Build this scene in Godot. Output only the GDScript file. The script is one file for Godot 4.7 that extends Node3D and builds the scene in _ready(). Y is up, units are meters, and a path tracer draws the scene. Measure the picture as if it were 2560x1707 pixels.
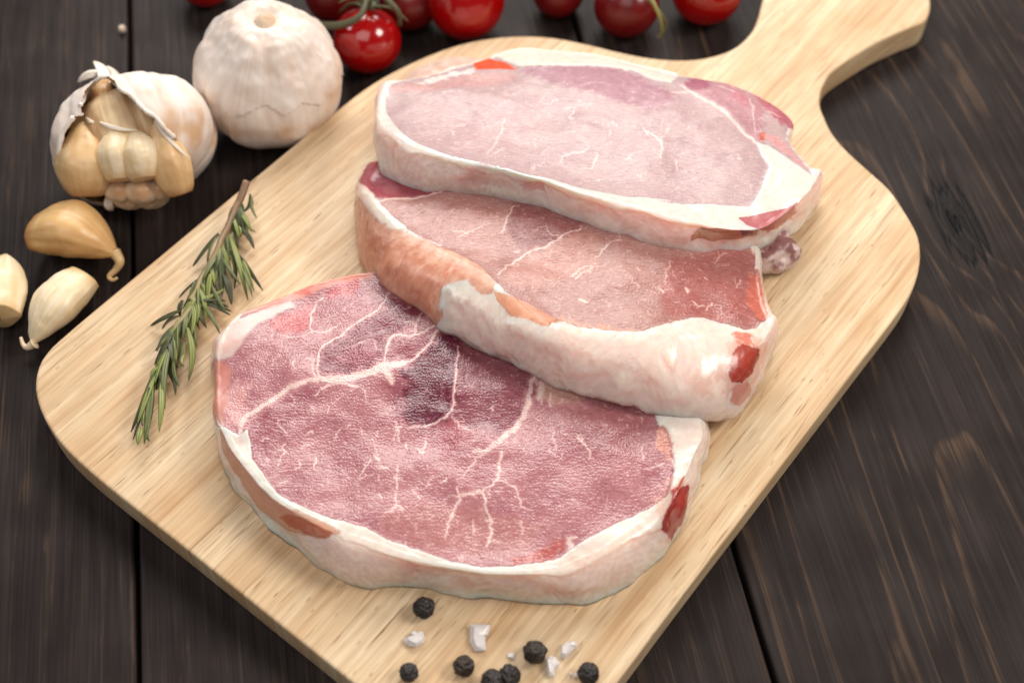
extends Node3D
# Three raw pork chops on a round-shouldered cutting board, on a dark plank table. Lengths are millimetres until a mesh is committed.

const MM := 0.001
const TOP := 12.0            # thickness of the cutting board
var seen_names := {}
var rng := RandomNumberGenerator.new()


func _ready() -> void:
	rng.seed = 11
	var cam := Camera3D.new()
	cam.name = "camera"
	var lens := CameraAttributesPhysical.new()
	lens.frustum_focal_length = 47.4
	lens.frustum_focus_distance = 0.385
	lens.exposure_aperture = 9.0
	cam.attributes = lens
	add_child(cam)
	cam.fov = 28.39
	cam.near = 0.02
	cam.far = 20.0
	cam.position = Vector3(0, 0.42 * sin(deg_to_rad(54.0)), 0.42 * cos(deg_to_rad(54.0)))
	cam.rotation = Vector3(deg_to_rad(-54.0), 0, 0)
	cam.current = true
	var env := Environment.new()
	env.background_mode = Environment.BG_COLOR
	env.background_color = Color(0.60, 0.60, 0.62)
	env.background_energy_multiplier = 0.25
	env.tonemap_mode = Environment.TONE_MAPPER_LINEAR
	env.tonemap_exposure = 0.89
	env.sdfgi_enabled = true
	env.ssao_enabled = true
	env.ssil_enabled = true
	var world := WorldEnvironment.new()
	world.name = "environment"
	world.environment = env
	add_child(world)
	# a large soft window behind and to the right, a weaker soft light on each side
	soft_light("back_window_light", Vector3(0.0, 0.62, -0.67), Vector2(0.70, 0.44), 1.05, Color(1.0, 0.98, 0.955))
	soft_light("overhead_soft_light", Vector3(-0.12, 0.98, 0.50), Vector2(0.9, 0.7), 0.60, Color(1.0, 0.97, 0.94))
	soft_light("right_soft_light", Vector3(0.62, 0.62, 0.0), Vector2(0.30, 0.24), 0.56, Color(1.0, 0.97, 0.93))
	soft_light("left_soft_light", Vector3(-0.72, 0.62, -0.15), Vector2(0.2, 0.2), 0.14, Color(0.95, 0.97, 1.0))
	table()
	cutting_board()
	chops()
	garlic()
	tomatoes()
	rosemary()
	seasoning()


func soft_light(called: String, at: Vector3, size: Vector2, energy: float, tint: Color) -> void:
	var l := AreaLight3D.new()
	l.name = called
	l.area_size = size
	l.light_energy = energy
	l.light_color = tint
	l.shadow_enabled = true
	l.position = at
	l.basis = Basis.looking_at(-at, Vector3.UP)
	add_child(l)


# ---------------------------------------------------------------- names and nodes
func thing(called: String, label: String, category: String, at_mm := Vector3.ZERO, group := "") -> Node3D:
	var o := Node3D.new()
	o.name = numbered(called)
	o.position = at_mm * MM
	add_child(o, true)
	o.set_meta("label", label)
	o.set_meta("category", category)
	if group:
		o.set_meta("group", group)
	return o


func numbered(called: String) -> String:
	var n: int = seen_names.get(called, 0)
	seen_names[called] = n + 1
	return called if n == 0 else "%s_%03d" % [called, n]


func part(parent: Node3D, called: String, m: Mesh, mat: Material) -> MeshInstance3D:
	var o := MeshInstance3D.new()
	var n := 0
	var nm := called
	while parent.has_node(NodePath(nm)):
		n += 1
		nm = "%s_%03d" % [called, n]
	o.name = nm
	o.mesh = m
	if mat:
		o.material_override = mat
	parent.add_child(o, true)
	return o


func mat(color: Color, rough := 0.5, vertex := false) -> StandardMaterial3D:
	var m := StandardMaterial3D.new()
	m.albedo_color = color
	m.roughness = rough
	m.vertex_color_use_as_albedo = vertex
	return m


func srgb(r: float, g: float, b: float) -> Color:
	return Color(r / 255.0, g / 255.0, b / 255.0)


func lin(r: float, g: float, b: float) -> Color:
	return Color(r / 255.0, g / 255.0, b / 255.0).srgb_to_linear()


func noise(freq: float, sd: int, octaves := 3, kind := FastNoiseLite.TYPE_SIMPLEX_SMOOTH) -> FastNoiseLite:
	var n := FastNoiseLite.new()
	n.noise_type = kind
	n.frequency = freq
	n.seed = sd
	n.fractal_octaves = octaves
	if octaves <= 1:
		n.fractal_type = FastNoiseLite.FRACTAL_NONE
	return n


# ---------------------------------------------------------------- meshes
# rows: equal PackedVector3Arrays in mm. closed: the columns go round. Normals face away from inside where given.
func grid(rows: Array, closed: bool, colors = null, uvs = null, inside = null, hole := PackedVector2Array()) -> ArrayMesh:
	var nr := rows.size()
	var nc: int = rows[0].size()
	var v := PackedVector3Array()
	for r in rows:
		v.append_array(r)
	var idx := PackedInt32Array()
	var last := nc if closed else nc - 1
	for r in nr - 1:
		for c in last:
			var a := r * nc + c
			var b := r * nc + (c + 1) % nc
			var d := a + nc
			var e := b + nc
			if not hole.is_empty():
				var mid := (v[a] + v[b] + v[d] + v[e]) * 0.25
				if mid.z > 0.0 and Geometry2D.is_point_in_polygon(Vector2(mid.x, mid.y), hole):
					continue
			idx.append_array(PackedInt32Array([a, b, e, a, e, d]))
	return commit(v, idx, colors, uvs, inside)


func commit(v: PackedVector3Array, idx: PackedInt32Array, colors = null, uvs = null, inside = null) -> ArrayMesh:
	var nrm := normals(v, idx, inside)
	return from_arrays(v, idx, nrm, colors, uvs)


func normals(v: PackedVector3Array, idx: PackedInt32Array, inside = null) -> PackedVector3Array:
	var n := PackedVector3Array()
	n.resize(v.size())
	var sign_sum := 0.0
	for t in range(0, idx.size(), 3):
		var a := v[idx[t]]
		var f := (v[idx[t + 2]] - a).cross(v[idx[t + 1]] - a)
		n[idx[t]] += f
		n[idx[t + 1]] += f
		n[idx[t + 2]] += f
		if inside != null:
			sign_sum += f.dot(a - inside)
	if inside != null and sign_sum < 0.0:
		for t in range(0, idx.size(), 3):
			var k := idx[t + 1]
			idx[t + 1] = idx[t + 2]
			idx[t + 2] = k
		for i in n.size():
			n[i] = -n[i]
	for i in n.size():
		n[i] = n[i].normalized()
	return n


func from_arrays(v: PackedVector3Array, idx: PackedInt32Array, nrm: PackedVector3Array, colors = null, uvs = null) -> ArrayMesh:
	var m := ArrayMesh.new()
	var a := []
	a.resize(Mesh.ARRAY_MAX)
	var scaled := PackedVector3Array()
	scaled.resize(v.size())
	for i in v.size():
		scaled[i] = v[i] * MM
	a[Mesh.ARRAY_VERTEX] = scaled
	a[Mesh.ARRAY_NORMAL] = nrm
	a[Mesh.ARRAY_INDEX] = idx
	if colors != null:
		a[Mesh.ARRAY_COLOR] = colors
	if uvs != null:
		a[Mesh.ARRAY_TEX_UV] = uvs
	m.add_surface_from_arrays(Mesh.PRIMITIVE_TRIANGLES, a)
	return m


func cr(a, b, c, d, t: float):
	return 0.5 * (2.0 * b + (c - a) * t + (2.0 * a - 5.0 * b + 4.0 * c - d) * t * t + (3.0 * b - a - 3.0 * c + d) * t * t * t)


func smooth_open(p: Array, per: int) -> Array:
	var o := []
	for i in p.size() - 1:
		for k in per:
			o.append(cr(p[maxi(i - 1, 0)], p[i], p[i + 1], p[mini(i + 2, p.size() - 1)], float(k) / per))
	o.append(p[-1])
	return o


# a swept tube along points (mm), radii at each point
func tube(p: Array, rad: Array, sides := 8, color = null) -> ArrayMesh:
	var rows := []
	var cols := PackedColorArray()
	var side := Vector3.RIGHT
	for i in p.size():
		var d: Vector3 = (p[mini(i + 1, p.size() - 1)] - p[maxi(i - 1, 0)]).normalized()
		side = (side - d * side.dot(d))
		if side.length() < 0.01:
			side = d.cross(Vector3.UP)
		side = side.normalized()
		var up := side.cross(d)
		var row := PackedVector3Array()
		for k in sides:
			var a := TAU * k / sides
			row.append(p[i] + (side * cos(a) + up * sin(a)) * rad[i])
			if color != null:
				cols.append(color[i] if color is Array else color)
		rows.append(row)
	for e in [0, -1]:
		var cap := PackedVector3Array()
		cap.resize(sides)
		cap.fill(p[e])
		if e == 0:
			rows.push_front(cap)
		else:
			rows.append(cap)
	if color != null:
		var head := PackedColorArray()
		for k in sides:
			head.append(cols[k])
		var tail := cols.slice(cols.size() - sides)
		cols = head + cols + tail
	return grid(rows, true, cols if color != null else null, null, p[p.size() / 2])


# a narrow blade: leaf, sepal, strip of skin. width and thickness in mm, lift bows it up, groove sinks its midrib
func blade(a: Vector3, b: Vector3, width: float, thick: float, lift: float, up: Vector3, col: Color, edge: Color, tip: Color, groove := 0.35, blunt := 0.4, sway := 0.0, n := 10) -> ArrayMesh:
	var rows := []
	var cols := PackedColorArray()
	var dir := (b - a).normalized()
	var sd := dir.cross(up).normalized()
	var u := sd.cross(dir).normalized()
	var inner := Vector3.ZERO
	for i in n + 1:
		var t := float(i) / n
		var c := a.lerp(b, t) + u * lift * sin(PI * t) + sd * sway * sin(PI * t)
		var w := width * 0.5 * minf(1.0, 0.45 + 2.2 * t) * pow(clampf((1.0 - t) / blunt, 0.02, 1.0), 0.5)
		var th := thick * 0.5 * minf(1.0, w / (width * 0.25) + 0.05)
		if i == n / 2:
			inner = c
		var shape := [Vector2(-1, 0), Vector2(-0.62, 0.75), Vector2(-0.16, 1.0 - groove * 0.4), Vector2(0, 1.0 - groove * 2.0), Vector2(0.16, 1.0 - groove * 0.4), Vector2(0.62, 0.75), Vector2(1, 0), Vector2(0.45, -0.9), Vector2(-0.45, -0.9)]
		var row := PackedVector3Array()
		for k in shape.size():
			row.append(c + sd * shape[k].x * w + u * shape[k].y * th)
			var q: Color = col
			if k in [0, 6, 1, 5]:
				q = col.lerp(edge, 0.55)
			elif k == 3:
				q = col.lerp(edge, 0.35)
			elif k > 6:
				q = edge
			cols.append(q.lerp(tip, smoothstep(0.72, 1.0, t) * 0.8))
		rows.append(row)
	return grid(rows, true, cols, null, inner)


func ring_of(rim: PackedVector3Array, n: int) -> Array:
	# closed Catmull-Rom through the points: n places at equal steps, each as [segment, fraction]
	var fine := []
	var dist := [0.0]
	var prev = null
	var m := rim.size()
	for i in m:
		for k in 24:
			var t := k / 24.0
			var q: Vector3 = cr(rim[(i + m - 1) % m], rim[i], rim[(i + 1) % m], rim[(i + 2) % m], t)
			if prev != null:
				dist.append(dist[-1] + prev.distance_to(q))
			fine.append([i, t])
			prev = q
	var total: float = dist[-1] + prev.distance_to(rim[0])
	var res := []
	var j := 0
	for k in n:
		var want := total * k / n
		while j < dist.size() - 1 and dist[j + 1] <= want:
			j += 1
		var nxt: float = dist[j + 1] if j + 1 < dist.size() else total
		res.append([fine[j][0], fine[j][1] + (want - dist[j]) / maxf(nxt - dist[j], 1e-6) / 24.0])
	return res


func at_ring(p: PackedVector3Array, place: Array) -> Vector3:
	var m := p.size()
	var i: int = place[0]
	return cr(p[(i + m - 1) % m], p[i], p[(i + 1) % m], p[(i + 2) % m], place[1])


# ---------------------------------------------------------------- painting what surfaces are made of
# A sheet in mm: colour, fine relief, broad relief and the tissue (0 lean, 1 fat, 2 dark red muscle end, 3 orange muscle) of each spot.
class Sheet:
	var w: int
	var h: int
	var res: float
	var o: Vector2
	var r := PackedFloat32Array()
	var g := PackedFloat32Array()
	var b := PackedFloat32Array()
	var fine := PackedFloat32Array()
	var broad := PackedFloat32Array()
	var tissue := PackedByteArray()
	var fat := PackedByteArray()
	var na: PackedByteArray
	var nb: PackedByteArray
	var nc: PackedByteArray

	func _init(origin: Vector2, size: Vector2, px_per_mm: float, sd: int) -> void:
		o = origin
		res = px_per_mm
		w = int(size.x * res)
		h = int(size.y * res)
		for a in [r, g, b, fine, broad]:
			a.resize(w * h)
		tissue.resize(w * h)
		fat.resize(w * h)
		na = bytes(0.62, sd, 2)
		nb = bytes(3.5, sd + 1, 3)
		nc = bytes(16.0, sd + 2, 3)

	func bytes(wave: float, sd: int, oct: int) -> PackedByteArray:
		var n := FastNoiseLite.new()
		n.noise_type = FastNoiseLite.TYPE_SIMPLEX_SMOOTH
		n.seed = sd
		n.frequency = 1.0 / (wave * res)
		n.fractal_octaves = oct
		return n.get_image(w, h).get_data()

	func base(c1: Color, c2: Color, fleck: float) -> void:
		for i in w * h:
			var t := clampf((nc[i] - 60) / 140.0, 0.0, 1.0) * 0.5 + 0.1 + (nb[i] - 128) / 128.0 * 0.35
			var k := (na[i] - 128) * fleck
			r[i] = c1.r8 + (c2.r8 - c1.r8) * t + k
			g[i] = c1.g8 + (c2.g8 - c1.g8) * t + k
			b[i] = c1.b8 + (c2.b8 - c1.b8) * t + k

	# a soft-edged patch: soft is the width of its edge in mm, ragged how far noise moves that edge (0..1)
	func patch(p: Array, c: Color, soft: float, ragged := 0.4, alpha := 1.0, kind := -1, raise := 0.0, mottle := 0.0) -> void:
		var lo := Vector2(1e9, 1e9)
		var hi := -lo
		var q := PackedVector2Array()
		for v in p:
			var t: Vector2 = (v - o) * res
			q.append(t)
			lo = lo.min(t)
			hi = hi.max(t)
		var pad := soft * res * 1.5 + 4
		var x0 := clampi(int(lo.x - pad), 0, w - 2)
		var y0 := clampi(int(lo.y - pad), 0, h - 2)
		var bw := clampi(int(hi.x + pad), x0 + 1, w) - x0
		var bh := clampi(int(hi.y + pad), y0 + 1, h) - y0
		var im := Image.create_empty(bw, bh, false, Image.FORMAT_L8)
		for y in bh:
			var cut := []
			var yy := y + y0 + 0.5
			for i in q.size():
				var a := q[i]
				var d := q[(i + 1) % q.size()]
				if (a.y > yy) != (d.y > yy):
					cut.append(a.x + (yy - a.y) / (d.y - a.y) * (d.x - a.x))
			cut.sort()
			for i in range(0, cut.size() - 1, 2):
				im.fill_rect(Rect2i(int(cut[i]) - x0, y, maxi(int(cut[i + 1]) - int(cut[i]), 1), 1), Color.WHITE)
		var k := maxf(soft * res * 0.5, 1.0)
		if k > 1.2:
			im.resize(maxi(int(bw / k), 2), maxi(int(bh / k), 2), Image.INTERPOLATE_LANCZOS)
			im.resize(bw, bh, Image.INTERPOLATE_CUBIC)
		var m := im.get_data()
		var bend := ragged * 0.016 * res
		var bend_fine := ragged * 0.002 * res
		var shift := 37 * w + 11
		var last := w * h
		for y in bh:
			var row := (y + y0) * w + x0
			for x in bw:
				var i := row + x
				var sx := clampi(x + int((nb[i] - 128) * bend + (na[i] - 128) * bend_fine), 0, bw - 1)
				var sy := clampi(y + int((nb[i + shift if i + shift < last else i] - 128) * bend), 0, bh - 1)
				var e := m[sy * bw + sx]
				if e == 0:
					continue
				var s := e / 255.0
				s = clampf((s - 0.22) / 0.56, 0.0, 1.0) if kind >= 0 else clampf((s - 0.06) / 0.9, 0.0, 1.0)
				s = s * s * (3.0 - 2.0 * s)
				if kind >= 0 and s > 0.5:
					tissue[i] = kind
				broad[i] += s * raise
				s *= alpha
				var t := (nb[i] - 128) * mottle + (nc[i] - 128) * mottle * 0.6
				r[i] += (c.r8 + t * 0.7 - r[i]) * s
				g[i] += (c.g8 + t - g[i]) * s
				b[i] += (c.b8 + t - b[i]) * s

	# a seam of fat: points in mm, wide in mm, fading to its ends
	func seam(p: Array, wide: float, strength := 255.0, ends := 0.45, jitter := 0.5) -> void:
		var step := maxf(wide * 0.16, 0.14)
		var done := 0.0
		var total := 0.0
		for i in p.size() - 1:
			total += p[i].distance_to(p[i + 1])
		for i in p.size() - 1:
			var l: float = p[i].distance_to(p[i + 1])
			var n := maxi(int(l / step), 1)
			for k in n:
				var t := float(k) / n
				var c: Vector2 = 0.5 * (2.0 * p[i] + (p[i + 1] - p[maxi(i - 1, 0)]) * t + (2.0 * p[maxi(i - 1, 0)] - 5.0 * p[i] + 4.0 * p[i + 1] - p[mini(i + 2, p.size() - 1)]) * t * t + (3.0 * p[i] - p[maxi(i - 1, 0)] - 3.0 * p[i + 1] + p[mini(i + 2, p.size() - 1)]) * t * t * t)
				var f := (done + l * t) / maxf(total, 0.01)
				var q := (c - o) * res
				var at := clampi(int(q.y), 0, h - 1) * w + clampi(int(q.x), 0, w - 1)
				q += Vector2(nb[at] - 128, nb[(at + 4000) % (w * h)] - 128) * 0.012 * res * jitter
				var rad := wide * 0.5 * res * (1.0 - ends + ends * sin(PI * clampf(f, 0.03, 0.97))) * (1.0 + (nb[(at + 9000) % (w * h)] - 128) * 0.006 * jitter)
				dot(q, rad, strength)
			done += l

	# the same with a soft pale margin where the fat thins out into the meat
	func vein(p: Array, wide: float, strength := 255.0, ends := 0.45, jitter := 0.5) -> void:
		seam(p, wide * 2.1 + 0.5, strength * 0.27, minf(ends + 0.2, 0.9), jitter * 1.6)
		seam(p, wide, strength, ends, jitter)

	func dot(q: Vector2, rad: float, strength: float) -> void:
		var e := rad + 1.5
		for y in range(maxi(int(q.y - e), 0), mini(int(q.y + e) + 2, h)):
			for x in range(maxi(int(q.x - e), 0), mini(int(q.x + e) + 2, w)):
				var d := Vector2(x + 0.5 - q.x, y + 0.5 - q.y).length()
				var s := int(clampf((rad + 1.0 - d) / (0.6 * rad + 1.2), 0.0, 1.0) * strength)
				if s > fat[y * w + x]:
					fat[y * w + x] = s

	func finish(c: Color, grain: float, fat_grain: float, vein: float) -> void:
		# muscle fibres, drawn out along x
		var n := FastNoiseLite.new()
		n.seed = 77
		n.frequency = 0.26
		n.fractal_octaves = 2
		var im := n.get_image(int(w / 4.5), h)
		im.resize(w, h, Image.INTERPOLATE_CUBIC)
		var nf := im.get_data()
		for i in w * h:
			var f := fat[i]
			var lean := tissue[i] == 0
			var tone := (na[i] - 128) * (0.085 if lean else 0.02) + (nb[i] - 128) * (0.07 if lean else 0.05)
			if lean:
				tone += (nf[i] - 128) * 0.10
				fine[i] += (nf[i] - 128) / 128.0 * grain * 0.5
			r[i] += tone
			g[i] += tone * 1.15
			b[i] += tone * 1.1
			if f > 0:
				var s := clampf((f + (na[i] - 128) * 0.5 + (nb[i] - 128) * 0.3 - 24.0) / 215.0, 0.0, 1.0) * 0.9
				if f < 40:
					s *= f / 40.0
				var t := (nb[i] - 128) * 0.08
				r[i] += (c.r8 + t - r[i]) * s
				g[i] += (c.g8 + t - g[i]) * s
				b[i] += (c.b8 + t - b[i]) * s
				fine[i] += s * vein
			fine[i] += (na[i] - 128) / 128.0 * (grain if lean else fat_grain) + (nb[i] - 128) / 128.0 * (0.035 if lean else 0.022)

	func color_texture() -> ImageTexture:
		var d := PackedByteArray()
		d.resize(w * h * 3)
		for i in w * h:
			d[i * 3] = clampi(int(r[i]), 0, 255)
			d[i * 3 + 1] = clampi(int(g[i]), 0, 255)
			d[i * 3 + 2] = clampi(int(b[i]), 0, 255)
		return ImageTexture.create_from_image(Image.create_from_data(w, h, false, Image.FORMAT_RGB8, d))

	func relief_texture() -> ImageTexture:
		return ImageTexture.create_from_image(Image.create_from_data(w, h, false, Image.FORMAT_RF, fine.to_byte_array()))

	func index(p: Vector2) -> int:
		var q := (p - o) * res
		return clampi(int(q.y), 0, h - 1) * w + clampi(int(q.x), 0, w - 1)

	func uv(p: Vector2) -> Vector2:
		return (p - o) * res / Vector2(w, h)


func streaks(w: int, h: int, stretch: float, wave_px: float, sd: int, octaves := 3) -> PackedByteArray:
	# noise drawn out along x
	var n := noise(1.0 / wave_px, sd, octaves)
	var im := n.get_image(maxi(int(w / stretch), 2), h)
	im.resize(w, h, Image.INTERPOLATE_CUBIC)
	return im.get_data()


func picture(w: int, h: int, d: PackedByteArray) -> ImageTexture:
	return ImageTexture.create_from_image(Image.create_from_data(w, h, false, Image.FORMAT_RGB8, d))


# ---------------------------------------------------------------- table
func plank_look(sd: int, w: int, h: int, flat_sawn: bool, knot: Vector2, pale: float) -> StandardMaterial3D:
	# 3 pixels to the mm, grain along x
	var d := PackedByteArray()
	d.resize(w * h * 3)
	var hg := PackedFloat32Array()
	hg.resize(w * h)
	var fib := streaks(w, h, 50.0, 2.4, sd, 2)
	var mid := streaks(w, h, 22.0, 11.0, sd + 1, 3)
	var warp := streaks(w, h, 14.0, 100.0, sd + 2, 2)
	var blot := noise(1.0 / 90.0, sd + 3, 3).get_image(w, h).get_data()
	for y in h:
		for x in w:
			var i := y * w + x
			var v := y + (warp[i] - 128) * (0.22 if flat_sawn else 0.10)
			var ring: float
			if flat_sawn:
				var across := v - h * 0.40
				ring = sqrt(across * across + pow((w * 0.97 - x) * 0.12, 2.0)) / 22.0
				var kd := Vector2((x - knot.x) / 84.0, (y - knot.y) / 36.0)
				ring += 2.0 * exp(-kd.length_squared())
			else:
				ring = v / 25.0 + (mid[i] - 128) * 0.004
			var f := ring - floorf(ring)
			var line := smoothstep(0.74, 0.94, f) * (1.0 - smoothstep(0.95, 1.0, f))
			line *= clampf((fib[i] - 40) / 90.0, 0.35, 1.0) * clampf((mid[i] + blot[i] - 150) / 110.0, 0.2, 1.0)
			var k := (fib[i] - 128) * 0.05 + (mid[i] - 128) * 0.05 + (blot[i] - 128) * 0.05
			var wear := clampf((fib[i] - 176) / 40.0, 0.0, 1.0) * clampf((mid[i] - 120) / 60.0, 0.0, 1.0)
			var s := clampf(line * pale + wear * 0.5, 0.0, 1.0)
			var dent := 0.0
			var r := 40.0 + k
			var g := 33.0 + k
			var b := 31.5 + k
			r += (96.0 - r) * s * 0.62
			g += (74.0 - g) * s * 0.62
			b += (56.0 - b) * s * 0.62
			if flat_sawn:
				var kd := Vector2((x - knot.x) / 44.0, (y - knot.y) / 19.0).length() + (mid[i] - 128) * 0.004
				var dark := 1.0 - smoothstep(0.7, 1.0, kd)
				r += (19.0 - r) * dark * 0.5
				g += (18.0 - g) * dark * 0.5
				b += (20.0 - b) * dark * 0.5
				var rim := exp(-pow((kd - 1.0) / 0.12, 2.0)) * 0.8 + (1.0 - smoothstep(0.08, 0.22, kd)) + 0.35 * clampf(1.0 - kd, 0, 1) * (0.5 + 0.5 * sin(kd * 26.0))
				dent = rim * 0.3
				r += (9.0 - r) * rim
				g += (8.0 - g) * rim
				b += (8.0 - b) * rim
			d[i * 3] = clampi(int(r), 0, 255)
			d[i * 3 + 1] = clampi(int(g), 0, 255)
			d[i * 3 + 2] = clampi(int(b), 0, 255)
			hg[i] = (fib[i] - 128) / 128.0 * 0.045 + (mid[i] - 128) / 128.0 * 0.05 - s * 0.04 - dent
	var m := mat(Color.WHITE, 0.50)
	m.metallic_specular = 0.24
	m.albedo_texture = picture(w, h, d)
	m.heightmap_enabled = true
	m.heightmap_scale = 0.1
	m.heightmap_texture = ImageTexture.create_from_image(Image.create_from_data(w, h, false, Image.FORMAT_RF, hg.to_byte_array()))
	return m


func table() -> void:
	var t := Node3D.new()
	t.name = "table"
	t.rotation.y = deg_to_rad(-80.0)      # local x runs along the planks, towards the viewer
	add_child(t)
	t.set_meta("label", "dark stained wooden table top of wide planks under everything")
	t.set_meta("kind", "structure")
	# plank edges across the table (local z), and how each is sawn
	var edges := [[116.8, 330.0, 3, false, 0.55], [-48.3, 115.5, 5, false, 0.4], [-330.0, -49.7, 8, true, 0.95]]
	for e in edges:
		var look := plank_look(e[2], 1380, 540, e[3], Vector2(742, 314), e[4])
		var m := slab(Vector2(-270, e[0]), Vector2(190, e[1]), 28.0, 1.2, e)
		part(t, "plank", m, look)


func slab(lo: Vector2, hi: Vector2, deep: float, ease: float, e: Array) -> ArrayMesh:
	# a plank with eased long edges, uv over its top
	var prof := []
	for k in 5:
		var a := PI * 0.5 * k / 4.0
		prof.append(Vector2(lo.y + ease * (1.0 - sin(a)), -ease * (1.0 - cos(a)) ))
	prof.reverse()
	var pts := []
	pts.append(Vector2(lo.y, -deep))
	for k in 5:
		var a := PI * 0.5 * k / 4.0
		pts.append(Vector2(lo.y + ease * (1.0 - cos(a)), -ease * (1.0 - sin(a))))
	for k in 5:
		var a := PI * 0.5 * k / 4.0
		pts.append(Vector2(hi.y - ease * (1.0 - sin(a)), -ease * (1.0 - cos(a))))
	pts.append(Vector2(hi.y, -deep))
	var rows := []
	var uvs := PackedVector2Array()
	for x in [lo.x, hi.x]:
		var row := PackedVector3Array()
		for q in pts:
			row.append(Vector3(x, q.y, q.x))
			var near: float = e[0] if absf(e[0]) < 200.0 else e[1]
			uvs.append(Vector2((x - lo.x) / (hi.x - lo.x), absf(q.x - near) / 180.0))
		rows.append(row)
	return grid(rows, false, null, uvs, Vector3(0, -deep * 0.5, (lo.y + hi.y) * 0.5))


# ---------------------------------------------------------------- cutting board
func board_look() -> Array:
	var w := 1640
	var h := 860
	var d := PackedByteArray()
	d.resize(w * h * 3)
	var hg := PackedFloat32Array()
	hg.resize(w * h)
	var fib := streaks(w, h, 45.0, 2.4, 21, 2)
	var mid := streaks(w, h, 30.0, 9.0, 22, 3)
	var wide := streaks(w, h, 10.0, 60.0, 23, 3)
	var blot := noise(1.0 / 120.0, 24, 3).get_image(w, h).get_data()
	for i in w * h:
		var k := (fib[i] - 128) * 0.09 + (mid[i] - 128) * 0.13 - clampf((fib[i] - 160) / 50.0, 0.0, 1.0) * clampf((wide[i] - 90) / 70.0, 0.0, 1.0) * 24.0
		var t := (wide[i] - 128) * 0.16 + (blot[i] - 128) * 0.08
		d[i * 3] = clampi(int(204 + k + t * 0.6), 0, 255)
		d[i * 3 + 1] = clampi(int(175 + k * 1.1 + t * 0.95), 0, 255)
		d[i * 3 + 2] = clampi(int(138 + k * 1.1 + t * 1.15), 0, 255)
		hg[i] = (fib[i] - 128) / 128.0 * 0.05 + (mid[i] - 128) / 128.0 * 0.04
	# open pores: short brown strokes along the grain, crowded in bands
	for n in 7000:
		var x := rng.randi_range(0, w - 1)
		var y := rng.randi_range(2, h - 3)
		var here := y * w + x
		var crowd := (wide[here] + mid[here]) * 0.5
		if crowd < 118 + rng.randi_range(-30, 50):
			continue
		var l := int(7 + 75 * pow(rng.randf(), 2.4))
		var slope := rng.randf_range(-0.035, 0.035)
		if n % 22 == 0:
			l = rng.randi_range(90, 220)
		var dark := rng.randf_range(0.2, 0.7) * (0.6 if l > 85 else 1.0) * (1.5 if rng.randf() < 0.10 else 1.0)
		var wd := rng.randf_range(0.55, 1.15)
		for s in l:
			var xx := x + s
			if xx >= w:
				break
			var yc := y + slope * s + (mid[y * w + xx] - 128) * 0.012
			var fade := sin(PI * (s + 0.5) / l) * dark
			for q in [int(yc), int(yc) + 1]:
				if q < 0 or q >= h:
					continue
				var a := clampf(wd - absf(q - yc), 0.0, 1.0) * fade
				var i: int = (q * w + xx)
				d[i * 3] = int(lerpf(d[i * 3], 112, a))
				d[i * 3 + 1] = int(lerpf(d[i * 3 + 1], 72, a))
				d[i * 3 + 2] = int(lerpf(d[i * 3 + 2], 38, a))
				hg[i] -= a * 0.10
	var m := mat(Color.WHITE, 0.52)
	m.albedo_texture = picture(w, h, d)
	m.heightmap_enabled = true
	m.heightmap_scale = 0.1
	m.heightmap_texture = ImageTexture.create_from_image(Image.create_from_data(w, h, false, Image.FORMAT_RF, hg.to_byte_array()))
	var e := mat(Color.WHITE, 0.6)
	e.albedo_texture = m.albedo_texture
	return [m, e]


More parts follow.
